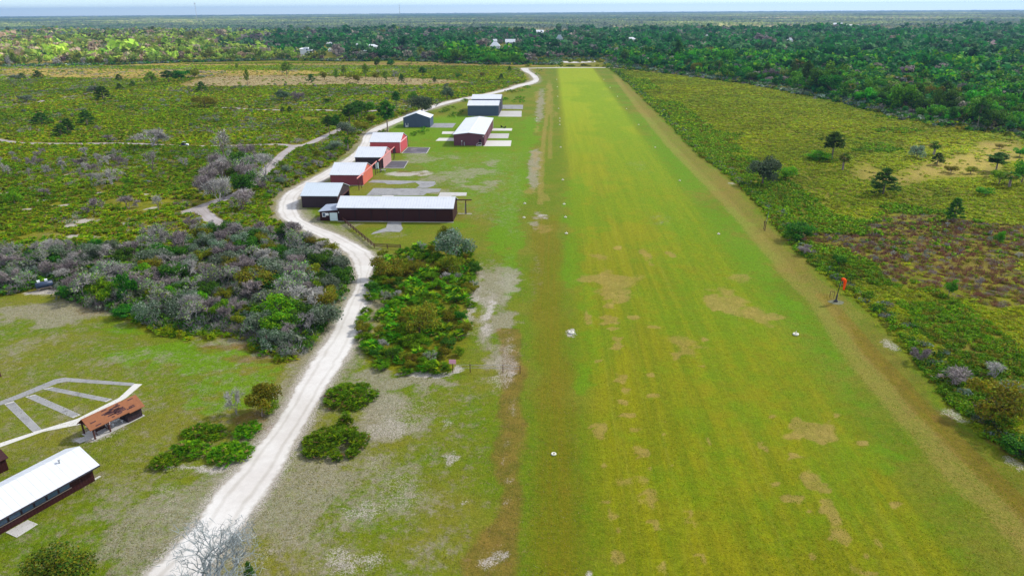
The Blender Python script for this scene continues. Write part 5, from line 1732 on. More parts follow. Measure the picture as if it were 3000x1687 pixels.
T1 = poly(D, [(230, 775), (150, 742), (330, 690), (420, 640), (520, 600), (640, 590), (760, 602), (850, 650), (872, 710), (836, 790), (795, 860), (760, 905), (715, 896), (655, 872), (590, 838), (480, 838), (370, 818), (330, 790)])
T1B = poly(D, [(-80, 760), (-80, 640), (120, 630), (330, 625), (420, 600), (330, 700), (180, 738), (60, 735)])
for P, n, dm, hh, wts, where in ((T1, 185, 2.1, (3.6, 6.6), dict(grey=3, mauve=4, greymix=4, oak=2, dark_oak=3.4, olive=2.4, rust=1.2, greygreen=3), 'in the thicket along the road bend'),
                                 (T1B, 44, 2.6, (3.2, 5.6), dict(grey=4, mauve=4, greymix=4, greygreen=2, dark_oak=1), 'in the grey copse behind the blue tank')):
    for c in spaced(P, n, dm, tr_):
        kd = pick(tr_, wts)
        h = tr_.uniform(*hh) * (.8 if kd in ('olive', 'rust') else 1)
        tree(kd, 'scrub_oak', c, h, LAB[kd] + ' ' + where, LAB[kd] + 's ' + where, h * tr_.uniform(1.0, 1.5), cat='tree')
for c in spaced(poly(D, [(545, 520), (500, 455), (560, 420), (640, 400), (690, 440), (640, 480), (640, 545), (570, 545)]), 22, 3.6, tr_):
    kd = pick(tr_, dict(mauve=5, grey=3, dark_oak=.6, greymix=1))
    tree(kd, 'scrub_oak', c, tr_.uniform(6.5, 10), LAB[kd] + ' in the grey clump between the two sandy tracks', LAB[kd] + 's between the sandy tracks', None)
for c in spaced(poly(D, [(455, 600), (500, 560), (560, 575), (640, 590), (560, 620), (480, 640)]), 16, 2.8, tr_):
    kd = pick(tr_, dict(mauve=5, grey=4))
    tree(kd, 'scrub_oak', c, tr_.uniform(2.6, 4.6), LAB[kd] + ' at the fork of the sandy track', LAB[kd] + 's at the fork of the sandy track', None)
for c in spaced(poly(D, [(655, 470), (700, 425), (770, 405), (850, 375), (830, 410), (760, 450), (700, 480), (670, 520)]), 26, 3.4, tr_):
    kd = pick(tr_, dict(mauve=3, grey=2, greygreen=2, oak=1.5, olive=1))
    tree(kd, 'scrub_oak', c, tr_.uniform(1.8, 3.6), LAB[kd] + ' between the sandy track and the white road', LAB[kd] + 's between track and white road', None)
for c in spaced(poly(D, [(0, 395), (150, 385), (300, 395), (350, 420), (250, 450), (120, 460), (0, 450)]), 26, 5, tr_):
    kd = pick(tr_, dict(mauve=4, grey=2, thin=4))
    tree(kd, 'burnt_oak', c, tr_.uniform(3, 5.5), ('thin dark stemmed burnt tree' if kd == 'thin' else 'bare burnt grey tree') + ' in the palmetto below the sandy track', ('thin' if kd == 'thin' else 'bare') + ' burnt trees below the sandy track', None)

# the copse between the road and the airstrip
fanp = [fan_clump(sr, 26, 7, 1.0, 1.0, GREEN + [GREEN[2], DGREEN[3], YG[3]], .075) for k in range(3)]
fanm = [mesh_np('fronds', V, [Fq], M_LEAF, {'Col': c}) for V, Fq, c in fanp]


def fan_shrub(xy, s, label, group=None, name='palmetto'):
    o = link(name, fanm[int(rng.integers(0, 3))], None, (xy[0], xy[1], 0), rng.uniform(0, 6.28), (s, s, s * rng.uniform(.85, 1.15)))
    return tag(o, label, 'palmetto', group)


for c in spaced(ISLE, 250, 1.2, tr_):
    n_ = vnoise(np.array([c[0]]), np.array([c[1]]), 9, 3)[0]
    if tr_.random() < .66:
        fan_shrub(c, tr_.uniform(1.5, 2.4), 'bushy saw palmetto in the copse between road and airstrip', 'palmettos in the copse between road and airstrip')
    else:
        kd = pick(tr_, dict(oak=3, olive=3, rust=2, dark_oak=2, greymix=1.2, grey=.7))
        h = tr_.uniform(1.7, 3.0)
        tree(kd, 'scrub_oak', c, h, LAB[kd] + ' in the copse between road and airstrip', LAB[kd] + 's in the copse between road and airstrip', h * 1.25)
tree_px(Y3, 1770, 320, 250, 300, 'greygreen', 'oak_tree', 'tall grey green oak at the hangar end of the copse', None)
tree_px(Y3, 1690, 290, 230, 130, 'olive', 'oak_tree', 'slim olive oak beside the tall grey green one near the maroon hangar')
tree_px(Y3, 1210, 490, 180, 260, 'rust', 'oak_tree', 'rusty olive oak overhanging the road bend at the copse')
tree_px(Y3, 1740, 470, 170, 190, 'olive', 'oak_tree', 'round olive oak by the runway side of the copse')
tree_px(Y3, 1480, 950, 230, 330, 'rust', 'oak_tree', 'broad rusty oak in the middle of the copse')
tree_px(Y3, 150, 600, 210, 300, 'rust', 'oak_tree', 'rusty crowned oak with pale bare limbs in the thicket')
tree_px(Y3, 250, 820, 150, 240, 'oak', 'oak_tree', 'bright green oak low in the thicket near the lawn')

# ------------------------------------------------------------------ palmetto mounds and shrubs standing alone on the grass


def mound(xy, rx, ry, h, label, n, name='palmetto_clump', rot=0.0, pal=None):
    r = np.random.default_rng(int(abs(xy[0] * 131 + xy[1] * 17)) + 3)
    st = Stuff()
    m = 0
    while m < n * 2.2:
        a, q = r.uniform(0, 6.28), math.sqrt(r.random())
        x, y = rx * q * math.cos(a), ry * q * math.sin(a)
        x, y = x * math.cos(rot) - y * math.sin(rot), x * math.sin(rot) + y * math.cos(rot)
        z = h * (.55 * (1 - q * q) + .05) * r.uniform(.4, 1.0)
        st.put(fan_clump(r, 11, 7, .8, 1.0, pal or (GREEN + [GREEN[2], YG[3]]), .07), np.array([x]), np.array([y]), r.uniform(.95, 1.45), r, tint=.12, z=z)
        m += 1
    me = mesh_np(name, np.concatenate(st.V), [np.concatenate(st.F[3])], M_LEAF, {'Col': np.concatenate(st.C)})
    return tag(link(name, me, None, (xy[0], xy[1], 0)), label, 'palmetto clump')


def mound_px(f, cx, cy, rx, ry, label, n, h=1.6, **k):
    c, ax, ay = ell(f, cx, cy, rx * 1.08, ry * 1.1)
    c = G(f(cx, cy), h * .35)
    return mound(c, ax * .9, ay * .8, h, label, n, **k)


mound_px(Y2, 1500, 175, 190, 95, 'round palmetto clump by the road, nearer the big copse', 66, 2.5)
mound_px(Y2, 1385, 500, 220, 130, 'lower round palmetto clump by the road with a tuft on top', 78, 2.4)
mound_px(Y2, 1460, 360, 40, 26, 'small palmetto tuft topping the back of the lower round clump', 8, 3.0)
for cx, cy, rx, ry, n, lb in ((200, 650, 85, 65, 12, 'the end nearest the lawn'), (390, 560, 150, 60, 20, 'its long middle'), (480, 440, 150, 55, 20, 'the side facing the pavilion'), (660, 590, 150, 85, 28, 'the broad part at the road'),
                              (780, 430, 90, 60, 14, 'the tip under the olive shrub')):
    mound_px(Y2, cx, cy, rx, ry, 'palmetto clump of the ring shaped bed, ' + lb, n, 1.4)
tree_px(Y2, 880, 330, 225, 270, 'olive', 'oak_tree', 'round olive oak on crooked stems beside the ring shaped palmetto bed')
tree_px(Y2, 950, 300, 90, 130, 'oak', 'shrub', 'low green shrub under the round olive oak at the roadside', cat='shrub')
tree_px(Y2, 700, 320, 180, 120, 'grey', 'dead_tree', 'bare grey sapling leaning on the round olive oak')
c = G(Y1(330, 1560))
tree('fineoak', 'oak_tree', G((170, 1790)), HT((170, 1790), (170, 1622)), 'olive green oak top poking up below the doorstep slab', None, 11)
c = G((590, 1860))
dr = np.random.default_rng(9)
segs, tips = branches(dr, 1.0, 6, .55, 3, .017, .2, .3, .5)
Tz = max(t[0][2] for t in tips)
Tx = max(np.abs(t[0][:2]).max() for t in tips)
S_ = np.array([.62 / Tx, .62 / Tx, 1 / Tz])
tv, tq = tubes_np([(a * S_, b * S_, ra, rb) for a, b, ra, rb in segs], 5)
T_a = np.array([t[0] for t in tips]) * S_
n = 1000
i = dr.integers(0, len(T_a), n)
A_ = T_a[i] + dr.normal(0, .02, (n, 3))
wv, wq = slivers(A_, A_ + unit(sph(n, dr) + np.array([0, 0, .3])) * dr.uniform(.03, .09, n)[:, None], np.full(n, .0020), dr)
hd = HT((590, 1860), (600, 1590))
dt = empty('dead_tree', (c[0], c[1], 0), 0, (19, 19, hd))
tag(dt, 'lichen grey dead tree with tangled bare twigs over the road at the bottom', 'tree')
link('trunk', mesh_np('trunk', tv, [tq], M_BARK, {'Col': colmix(len(tv), [lin(138, 146, 146), lin(104, 110, 110)], dr, 1, .12)}), dt)
link('crown', mesh_np('crown', wv, [wq], M_TWIG, {'Col': colmix(n, [lin(146, 154, 154), lin(112, 120, 120)], dr, 3, .1)}), dt)
tree('youngpine', 'pine_sapling', G((736, 1712)), HT((736, 1712), (736, 1640)), 'tiny green pine sapling beside the grey dead tree', None, 1.4)
for cx, cy, rx, ry, n, lb in ((815, 815, 48, 22, 12, 'dark palmetto clump between the big round oak and tall slate hangar'), (765, 842, 30, 15, 8, 'small palmetto clump close to the big round oak'),
                              (850, 862, 44, 24, 12, 'palmetto clump midway between slate gabled and tall slate hangars'), (906, 845, 20, 12, 5, 'smallest palmetto clump beside the tall slate hangar'),
                              (622, 975, 42, 24, 10, 'palmetto clump touching the corner of the slate gabled hangar'), (578, 1002, 54, 20, 12, 'low palmetto clump in front of the slate gabled hangar'),
                              (310, 992, 34, 16, 8, 'dark palmetto clump behind the red hangar by the road')):
    mound_px(Z2, cx, cy, rx, ry, lb, n, 1.8, pal=DGREEN + GREEN)
for k, (cx, cy, rx, ry) in enumerate(((1475, 540, 56, 26), (1400, 655, 30, 10), (1330, 680, 60, 14), (1270, 690, 50, 12), (1335, 760, 52, 12), (1350, 735, 36, 10), (1240, 745, 20, 8), (930, 755, 26, 10))):
    mound_px(Z2, cx, cy, rx, ry, ('big yellow green palmetto clump where the road meets the runway end', 'palmetto clump at the kink of the far road', 'palmetto clump along the far road, beyond the slate hangars', 'wide palmetto clump behind the farther slate hangar', 'yellow palmetto clump beside the farther grey apron',
                                      'palmetto clump just past the farther grey apron', 'tiny palmetto clump off the farther slate hangar', 'dark palmetto clump between road and slate hangars')[k], 12, 2.2)

# ------------------------------------------------------------------ trees one can tell apart
for f, bx, by, hp, wp_, kd, nm, lb in (
    (Z2, 350, 995, 215, 150, 'pine', 'pine_tree', 'tall open crowned pine by the road behind the red hangar'),
    (Z2, 610, 852, 130, 215, 'dusky', 'oak_tree', 'big round blue grey oak behind the slate gabled hangar'),
    (Z2, 795, 752, 95, 95, 'dusky', 'oak_tree', 'dark bluish oak beside the road, beyond the big round one'),
    (Z2, 415, 812, 112, 80, 'pine', 'pine_tree', 'bushy dark pine left of the big round oak'),
    (Z2, 545, 770, 80, 85, 'brightoak', 'oak_tree', 'small bright green tree peeping over the big round oak'),
    (Z2, 65, 935, 135, 130, 'pine', 'pine_tree', 'dark pine at the west end of the pine clump by the track'),
    (Z2, 130, 900, 130, 95, 'pine', 'pine_tree', 'tallest dark pine in the clump by the track'),
    (Z2, 200, 850, 90, 90, 'brightoak', 'oak_tree', 'bright leafy tree at the east end of the pine clump'),
    (Z5, 620, 455, 145, 110, 'pine', 'pine_tree', 'dark pine leaning over the end of the sandy track'),
    (Z5, 690, 470, 165, 100, 'pine', 'pine_tree', 'forked dark pine beside the end of the sandy track'),
    (Z5, 780, 480, 130, 170, 'greygreen', 'oak_tree', 'dull grey green oak below the pine clump'),
    (Z5, 845, 345, 150, 110, 'pine', 'pine_tree', 'dark pine in the middle of the pine clump by the track'),
    (Z5, 905, 300, 120, 120, 'pine', 'pine_tree', 'round headed dark pine behind the pine clump by the track'),
    (Z5, 965, 280, 105, 100, 'brightoak', 'oak_tree', 'green tree closing the pine clump toward the road'),
    (Z5, 1000, 370, 90, 120, 'olive', 'oak_tree', 'olive oak on the slope between pine clump and road'),
    (Z5, 900, 420, 70, 130, 'rust', 'shrub', 'rusty shrub on the slope below the pine clump'),
    (Z5, 660, 600, 80, 140, 'greygreen', 'oak_tree', 'grey green oak between track and road near the shaggy palm'),
    (Z5, 785, 610, 125, 95, 'palm', 'cabbage_palm', 'shaggy cabbage palm on the verge opposite the pink hangar'),
    (Z5, 215, 165, 90, 130, 'dusky', 'oak_tree', 'bluish round oak out in the palmetto'),
    (Z5, 330, 185, 110, 130, 'mauve', 'scrub_oak', 'bare mauve oak beside the bluish round one'),
    (Z5, 600, 185, 45, 80, 'dark_oak', 'shrub', 'low dark shrub in the palmetto north of the pine clump'),
    (Z5, 208, 275, 48, 42, 'youngpine', 'pine_sapling', 'young pine by the thin white trail, the darker of two'),
    (Z5, 268, 270, 50, 45, 'youngpine', 'pine_sapling', 'young pine by the thin white trail, next to the darker one'),
    (Z1, 320, 942, 85, 105, 'youngpine', 'pine_sapling', 'spreading young pine in the grey brush'),
    (Z1, 465, 1025, 85, 90, 'youngpine', 'pine_sapling', 'young pine near the driven track, shorter one of the pair'),
    (Z1, 520, 1012, 110, 100, 'youngpine', 'pine_sapling', 'young pine near the driven track, taller one of the pair'),
    (Z1, 660, 950, 115, 100, 'youngpine', 'pine_sapling', 'dense pointed young pine in the palmetto'),
    (Z1, 780, 756, 100, 100, 'youngpine', 'pine_sapling', 'dark young pine where the thin white trail ends'),
    (Z1, 715, 705, 70, 90, 'greygreen', 'oak_tree', 'grey green bush tree beside the end of the thin white trail'),
    (Z1, 905, 676, 42, 40, 'youngpine', 'pine_sapling', 'small dark pine west of the grey bush'),
    (Z1, 1005, 658, 42, 44, 'youngpine', 'pine_sapling', 'small dark pine against the grey bush'),
    (Z1, 1525, 694, 72, 70, 'youngpine', 'pine_sapling', 'dark young pine below the straw coloured field'),
    (Z1, 900, 612, 48, 42, 'youngpine', 'pine_sapling', 'small pine at the pale grass edge'),
    (Z1, 290, 600, 62, 66, 'youngpine', 'pine_sapling', 'bushy young pine far out west in pale grass'),
    (Z1, 170, 598, 45, 42, 'youngpine', 'pine_sapling', 'small dark pine beside a grey bush far out west'),
    (Z1, 120, 600, 42, 70, 'greygreen', 'shrub', 'grey bush beside a small dark pine far out west'),
    (Z1, 1375, 614, 90, 115, 'dark_oak', 'oak_tree', 'dense round dark oak at the west tip of the straw field'),
    (Z1, 1275, 625, 85, 90, 'pine', 'pine_tree', 'ragged pine beside the dense round dark oak'),
    (Z1, 1150, 640, 90, 85, 'yellowpine', 'pine_tree', 'yellowish thin pine two trees west of the round dark oak'),
    (Z1, 1470, 590, 70, 90, 'olive', 'oak_tree', 'olive bush tree behind the dense round dark oak'),
    (Z1, 200, 775, 58, 95, 'greygreen', 'shrub', 'grey green bush on the bend of the short white trail'),
    (Z1, 1545, 810, 90, 160, 'rust', 'oak_tree', 'broad rusty oak at the start of a thin trail'),
    (Z1, 1870, 645, 115, 42, 'yellowpine', 'pine_tree', 'thin tall pine standing on the straw field'),
    (Z1, 2165, 570, 98, 95, 'yellowpine', 'pine_tree', 'yellow green pine on the pale grass behind the straw field'),
    (Z1, 2350, 624, 60, 58, 'youngpine', 'pine_sapling', 'rounded young pine on the straw field'),
    (Z1, 2540, 614, 84, 52, 'yellowpine', 'pine_tree', 'leaning yellow pine on the straw field'),
    (Z1, 2450, 604, 62, 60, 'olive', 'oak_tree', 'olive bush tree on the straw field'),
    (Z1, 1790, 528, 48, 32, 'yellowpine', 'pine_tree', 'small lone pine on the pale band'),
    (Z2, 20, 575, 75, 46, 'yellowpine', 'pine_tree', 'pale pine first of the row along the straw field'),
    (Z2, 55, 605, 50, 60, 'olive', 'oak_tree', 'olive bush tree among the row along the straw field'),
    (Z2, 128, 628, 66, 86, 'olive', 'oak_tree', 'broad dark olive tree in the row along the straw field'),
    (Z2, 185, 588, 98, 72, 'yellowpine', 'pine_tree', 'tallest yellow pine in the row along the straw field'),
    (Z2, 268, 608, 66, 58, 'olive', 'oak_tree', 'round topped tree in the middle of the straw field row'),
    (Z2, 335, 624, 84, 52, 'yellowpine', 'pine_tree', 'narrow yellow pine in the straw field row'),
    (Z2, 455, 626, 62, 46, 'youngpine', 'pine_sapling', 'bright young pine toward the straw field end'),
    (Z2, 410, 600, 60, 60, 'greymix', 'scrub_oak', 'grey scrub oak toward the straw field end'),
    (Z2, 614, 584, 72, 64, 'pine', 'pine_tree', 'fresh green pine past the straw field end'),
    (Z2, 705, 627, 45, 34, 'youngpine', 'pine_sapling', 'small pine on the last straw tongue'),
    (Z2, 270, 515, 85, 48, 'dark_oak', 'oak_tree', 'slim dark tree before the white shed far back'),
    (Z2, 375, 500, 48, 50, 'dark_oak', 'oak_tree', 'low dark tree right of the white shed far back'),
    (Z2, 530, 484, 52, 52, 'oak', 'oak_tree', 'mid green tree on the pinkish band'),
    (Z2, 1060, 583, 38, 36, 'rust', 'shrub', 'rusty bush halfway to the runway end'),
    (Z2, 1207, 602, 42, 38, 'youngpine', 'pine_sapling', 'dark pointed pine west of the far road kink'),
    (Z2, 1270, 540, 40, 30, 'youngpine', 'pine_sapling', 'small pine close to the cross road'),
    (Z2, 885, 588, 34, 50, 'dark_oak', 'shrub', 'dark low bush east of the straw field'),
    (Z4, 1340, 160, 170, 300, 'grey', 'dead_tree', 'wide leafless grey tree above the driven track'),
    (Z4, 1985, 238, 250, 170, 'thin', 'dead_tree', 'slender dead tree with pale upper limbs by the driven track'),
    (Z4, 1350, 360, 190, 110, 'thin', 'dead_tree', 'charred bare tree in the palmetto under the wide grey tree'),
    (Z4, 1410, 725, 160, 90, 'thin', 'dead_tree', 'charred leaning tree west of the track fork'),
    (Z4, 130, 650, 120, 120, 'oak', 'shrub', 'green leafy bush alone in the palmetto'),
    (Z4, 1000, 490, 150, 180, 'grey', 'scrub_oak', 'pale grey oak in the middle of the palmetto'),
    (Z4, 810, 470, 90, 90, 'grey', 'scrub_oak', 'small pale grey oak beside the one in mid palmetto'),
    (Z4, 830, 740, 140, 160, 'mauve', 'scrub_oak', 'mauve oak over the long white sand streak'),
    (Z4, 1140, 700, 120, 170, 'mauve', 'scrub_oak', 'mauve oak east of the long white sand streak'),
    (Z4, 410, 590, 80, 80, 'mauve', 'scrub_oak', 'small mauve oak west of the sand streak'),
    (Z4, 1625, 330, 90, 70, 'grey', 'scrub_oak', 'small grey oak below the slender dead tree'),
    (Z4, 2230, 370, 150, 130, 'grey', 'scrub_oak', 'grey oak in the corner of track and palmetto'),
    (Z4, 960, 105, 60, 110, 'mauve', 'scrub_oak', 'mauve bush behind the driven track'),
    (Z8, 1150, 275, 300, 150, 'dark_oak', 'oak_tree', 'oak with a long dark trunk at the lawn edge of the thicket'),
    (Z8, 1110, 385, 95, 180, 'dark_oak', 'shrub', 'dark green bush on the lawn edge under the long trunk'),
    (Z3, 1140, 1040, 30, 50, 'dark_oak', 'shrub', 'low dark bush in the open brush field'),
    (Z7, 800, 745, 208, 180, 'pine', 'pine_tree', 'broad dark pine in the brush right of the runway'),
    (Z7, 690, 750, 75, 170, 'oak', 'shrub', 'low green bush at the foot of the broad dark pine'),
    (Z7, 886, 838, 145, 88, 'palm', 'cabbage_palm', 'cabbage palm beside the broad dark pine'),
    (Z7, 228, 950, 235, 240, 'dusky', 'oak_tree', 'big domed grey oak near the runway edge'),
    (Z7, 425, 905, 110, 150, 'oak', 'oak_tree', 'light green bush tree beside the big domed grey oak'),
    (Z7, 1490, 735, 118, 105, 'greygreen', 'oak_tree', 'small vase shaped oak near a palm at the straw patch'),
    (Z7, 1630, 712, 110, 105, 'palm', 'cabbage_palm', 'cabbage palm beside the small vase shaped oak'),
    (Z7, 1658, 790, 95, 85, 'youngpine', 'pine_sapling', 'young pine below the palm at the straw patch'),
    (Z7, 1215, 1035, 205, 195, 'youngpine', 'pine_tree', 'bright layered pine in the middle of the brush'),
    (Z7, 2140, 842, 145, 170, 'pine', 'pine_tree', 'flat topped pine at the far side of the straw patch'),
    (Z7, 1770, 858, 68, 95, 'rust', 'shrub', 'dry olive bush on the straw patch, the nearer of two'),
    (Z7, 1930, 862, 60, 85, 'olive', 'shrub', 'dry olive bush on the straw patch, the farther of two'),
    (Z7, 2165, 658, 40, 64, 'rust', 'shrub', 'rusty bush on the reddish grass'),
    (Z7, 1790, 1250, 180, 115, 'youngpine', 'pine_tree', 'dark narrow pine at the edge of the reddish marsh'),
    (Z7, 530, 1405, 145, 220, 'dark_oak', 'shrub', 'round dense green bush at the runway edge by the leaning pole'),
    (Z7, 2245, 975, 135, 110, 'palm', 'cabbage_palm', 'cabbage palm before bright trees at the far right'),
    (Z7, 2345, 940, 210, 120, 'brightoak', 'oak_tree', 'bright green tree beyond the cabbage palm at the far right'),
    (Z7, 2160, 950, 130, 110, 'oak', 'oak_tree', 'green tree left of the cabbage palm at the far right'),
    (Z7, 2050, 1040, 70, 110, 'brightoak', 'shrub', 'bright green bush beneath the trees at the far right'),
    (Z7, 2330, 722, 78, 80, 'brightoak', 'oak_tree', 'bright tree on reddish grass near the right edge'),
    (Z7, 2155, 1440, 130, 62, 'brightoak', 'sapling', 'upright bright sapling in the reddish marsh'),
    (Y6, 1420, 540, 135, 72, 'brightoak', 'sapling', 'upright bright sapling in green brush near the marsh'),
    (Y6, 1640, 470, 85, 55, 'thin', 'sapling', 'wispy pale sapling in the marsh'),
    (Y6, 630, 320, 90, 90, 'dark_oak', 'shrub', 'dark green bush where the brush meets the marsh corner'),
    (Y6, 1720, 1440, 300, 330, 'rust', 'oak_tree', 'broad rusty oak at the lower end of the brush'),
    (Y6, 1900, 1250, 110, 150, 'greymix', 'scrub_oak', 'grey scrub oak above the broad rusty oak'),
    (Y6, 1450, 1180, 130, 210, 'mauve', 'scrub_oak', 'mauve grey scrub oak on the shaded runway edge'),
    (Y6, 1750, 1130, 110, 150, 'grey', 'scrub_oak', 'pale grey scrub oak in brush above the rusty oak'),
    (Y6, 1200, 1000, 110, 150, 'mauve', 'scrub_oak', 'small mauve scrub oak on the runway edge'),
    (Y6, 400, 230, 70, 130, 'mauve', 'scrub_oak', 'mauve bush with pale rocks at the runway edge'),
    (Y7, 2100, 480, 130, 200, 'dark_oak', 'shrub', 'dark bush over white sand at the right border'),
):
    tree_px(f, bx, by, hp, wp_, kd, nm, lb, cat={'shrub': 'shrub', 'sapling': 'tree'}.get(nm, 'tree'))
gr = np.random.default_rng(15)
for k in range(46):
    c = gr.uniform((-360, 300), (-70, 620))
    if not inside(LEFT, c[:1], c[1:])[0] or inside(FIELD, c[:1], c[1:])[0] or not open_ground(c[:1], c[1:], 5, 3)[0]:
        continue
    kd = pick(gr, dict(grey=3, mauve=3, greymix=3, greygreen=2))
    tree(kd, 'scrub_oak', c, gr.uniform(1.8, 3.6), LAB[kd] + ' scattered in the open palmetto west of the road', LAB[kd] + 's scattered in the open palmetto', None)
for k in range(30):
    c = G(Y6(gr.uniform(450, 2000), gr.uniform(10, 300)))
    kd = pick(gr, dict(grey=4, mauve=2, greymix=2))
    tree(kd, 'scrub_oak', c, gr.uniform(1.0, 2.0), LAB[kd] + ' low in the reddish marsh beside the runway', LAB[kd] + 's in the reddish marsh', None)
# ------------------------------------------------------------------ far houses and masts
FRONT = poly(D, [(-600, 178), (-300, 172), (0, 169), (150, 167), (300, 163), (480, 157), (700, 152), (900, 155), (1000, 152), (1245, 163), (1392, 163), (1400, 151), (1535, 151), (1545, 164),
                 (1700, 185), (1900, 212), (2100, 250), (2300, 297), (2450, 326), (2640, 344), (3000, 380)])
FOREST = np.concatenate([FRONT, [(900, 380), (2400, 2300), (-2600, 2300)]])
FIELDS = [poly(Z2, [(1270, 262), (1500, 258), (1730, 262), (1740, 236), (1280, 230)]), poly(Z2, [(2050, 236), (2220, 236), (2215, 214), (2060, 214)]),
          poly(Z3, [(150, 216), (420, 232), (820, 236), (1100, 222), (1300, 226), (1600, 246), (1900, 256), (1880, 232), (1400, 212), (1000, 202), (300, 202)]), poly(Z3, [(1060, 206), (1330, 210), (1330, 196), (1060, 192)])]
M_FARW = plain('far_white_wall', lin(214, 220, 226), .7, var=.05)
M_FARG = plain('far_grey_wall', lin(150, 170, 178), .7, var=.05)
M_FARR = plain('far_pale_roof', lin(232, 236, 238), .5, var=.05)
M_FARRG = plain('far_grey_roof', lin(170, 186, 186), .5, var=.05)
CLEAR = []


def far_house(x0, x1, yt, yb, label, wall=M_FARW, roof=M_FARR, wallh=3.0, gable=False, name='house'):
    """picture box of the part that shows above the trees -> a house on the ground there"""
    xm = (x0 + x1) / 2
    p = G((xm, yb), 2.2)
    d = float(np.hypot(*p))
    wd = (x1 - x0) / F * d
    tot = max(4.0, HT_at(p, (xm, yt)) * 1.12)
    dp = max(7.0, wd * .55)
    r = empty(name, (p[0], p[1] + dp / 2, 0), math.atan2(-p[0], p[1]) * .6)
    tag(r, label, 'house' if name == 'house' else name)
    a, b = wd / 2, dp / 2
    wh = min(wallh, tot * .6)
    MB().box(-a * .92, a * .92, -b * .9, b * .9, 0, wh).build('wall', wall, r)
    rp = a * (.98 if gable else .35)
    R = MB().add([(-a, -b, wh + .02), (a, -b, wh + .02), (a, b, wh + .02), (-a, b, wh + .02), (-rp, 0, tot), (rp, 0, tot)], [(3, 2, 1, 0), (0, 1, 5, 4), (1, 2, 5), (2, 3, 4, 5), (3, 0, 4)])
    R.build('roof', roof, r)
    for k in (-.55, .1, .6):
        MB().box(k * a - .6, k * a + .6, -b * .9 - .06, -b * .9 - .004, .9, min(2.1, wh - .3)).build('window', M_GLASS, r)
    CLEAR.append((p[0], p[1], a + 6, 230))
    return r, a, b, wh, tot


def HT_at(xy, pt):
    X, Y, u = ray(*pt)
    return H + u * math.hypot(*xy) / math.hypot(X, Y)


# the tall white house with stacked balconies
p = G((893, 168))
th = empty('house', (p[0], p[1] + 5, 0), .12)
tag(th, 'tall white three storey house with stacked balconies at the woods edge', 'house')
zt = HT_at(p, (893, 140))
MB().box(-6.5, 5.0, -4.5, 4.5, 0, zt * .82).build('wall', M_FARW, th)
MB().box(-1.0, 5.0, -3.5, 3.5, zt * .82, zt).build('tower_room', M_FARW, th)
MB().add([(-7.5, -5.5, zt * .83), (-1.1, -5.5, zt * .83), (-1.1, 5.5, zt * .83), (-7.5, 5.5, zt * .83), (-1.1, 0, zt * .97), (-5.5, 0, zt * .95)], [(3, 2, 1, 0), (0, 1, 4, 5), (1, 2, 4), (2, 3, 5, 4), (3, 0, 5)]).build('roof', M_FARR, th)
for k in range(3):
    z = zt * (.12 + .27 * k)
    MB().box(5.0, 9.5, -4.2, 4.2, z, z + .25).box(9.3, 9.5, -4.2, 4.2, z + .25, z + 1.3).box(5.0, 9.3, -4.2, -4.0, z + .25, z + 1.3).build('balcony', M_FARW, th)
    MB().box(5.01, 5.08, -3.2, 3.2, z + .4, z + 2.6).build('window', M_GLASS, th)
    MB().box(2.2, 4.4, -4.58, -4.51, z + .4, z + 2.6).build('window', M_GLASS, th)
CLEAR.append((p[0], p[1], 12, 60))
p = G((1071, 162))
far_shed = empty('shed', (p[0], p[1] + 8, 0), -.45)
tag(far_shed, 'plain white metal shed standing before the far woods', 'shed')
hs = HT_at(p, (1071, 147)) * .95
MB().box(-7, 7, -6, 6, 0, hs * .74).build('wall', M_FARW, far_shed)
MB().add([(-7.3, -6.4, hs * .74 + .02), (7.3, -6.4, hs * .74 + .02), (7.3, 6.4, hs * .74 + .02), (-7.3, 6.4, hs * .74 + .02), (-7.3, 0, hs), (7.3, 0, hs)], [(3, 2, 1, 0), (0, 1, 5, 4), (1, 2, 5), (2, 3, 4, 5), (3, 0, 4)]).build('roof', M_FARR, far_shed)
MB().box(-6, -1.5, -6.08, -6.004, 0, hs * .6).build('door', M_FARG, far_shed)
CLEAR.append((p[0], p[1], 12, 60))
for x0, x1, yt, yb, lb, kw in (
    (1033, 1066, 130, 141, 'pale hip roofed house left of its neighbour above the white shed', {}),
    (1069, 1105, 132, 139, 'low pale roofed house right of its neighbour above the white shed', {}),
    (960, 972, 143, 148, 'tiny white roof between the tall white house and the shed', {}),
    (955, 974, 125, 130, 'small white roof deep in the dark woods left of centre', {}),
    (1435, 1465, 126, 140, 'large white roofed house above the bright green grove', dict(wallh=4.5)),
    (1444, 1456, 117, 127, 'narrow white tower house behind the large white roof', dict(wallh=7, gable=True)),
    (1480, 1509, 117, 126, 'white roofed house up and right of the bright green grove', dict(gable=True)),
    (1562, 1592, 90, 98, 'white roofed house at the pale field far back', dict(gable=True)),
    (1629, 1649, 105, 121, 'grey green house half hidden by bare trees', dict(wall=M_FARG, roof=M_FARRG, wallh=6)),
    (1752, 1780, 83, 90, 'long white roofed barn by the small pale field', dict(gable=True)),
    (1836, 1864, 111, 117, 'low white roofed house in grey woods beyond the runway', {}),
    (2068, 2092, 101, 108, 'white roofed house under the straw coloured field', {}),
    (2147, 2161, 107, 112, 'small white roof among grey trees below the field', {}),
    (2307, 2323, 113, 124, 'pale upright house front in the eastern woods', dict(wallh=5)),
    (2446, 2468, 69, 76, 'white gabled house beyond the straw coloured field', dict(gable=True)),
    (2478, 2516, 74, 78, 'long low white sheds beyond the straw coloured field', dict(gable=True, wallh=2.5)),
):
    far_house(x0, x1, yt, yb, lb, **kw)
M_MAST = plain('mast_paint', lin(190, 194, 200), .6, var=.05)
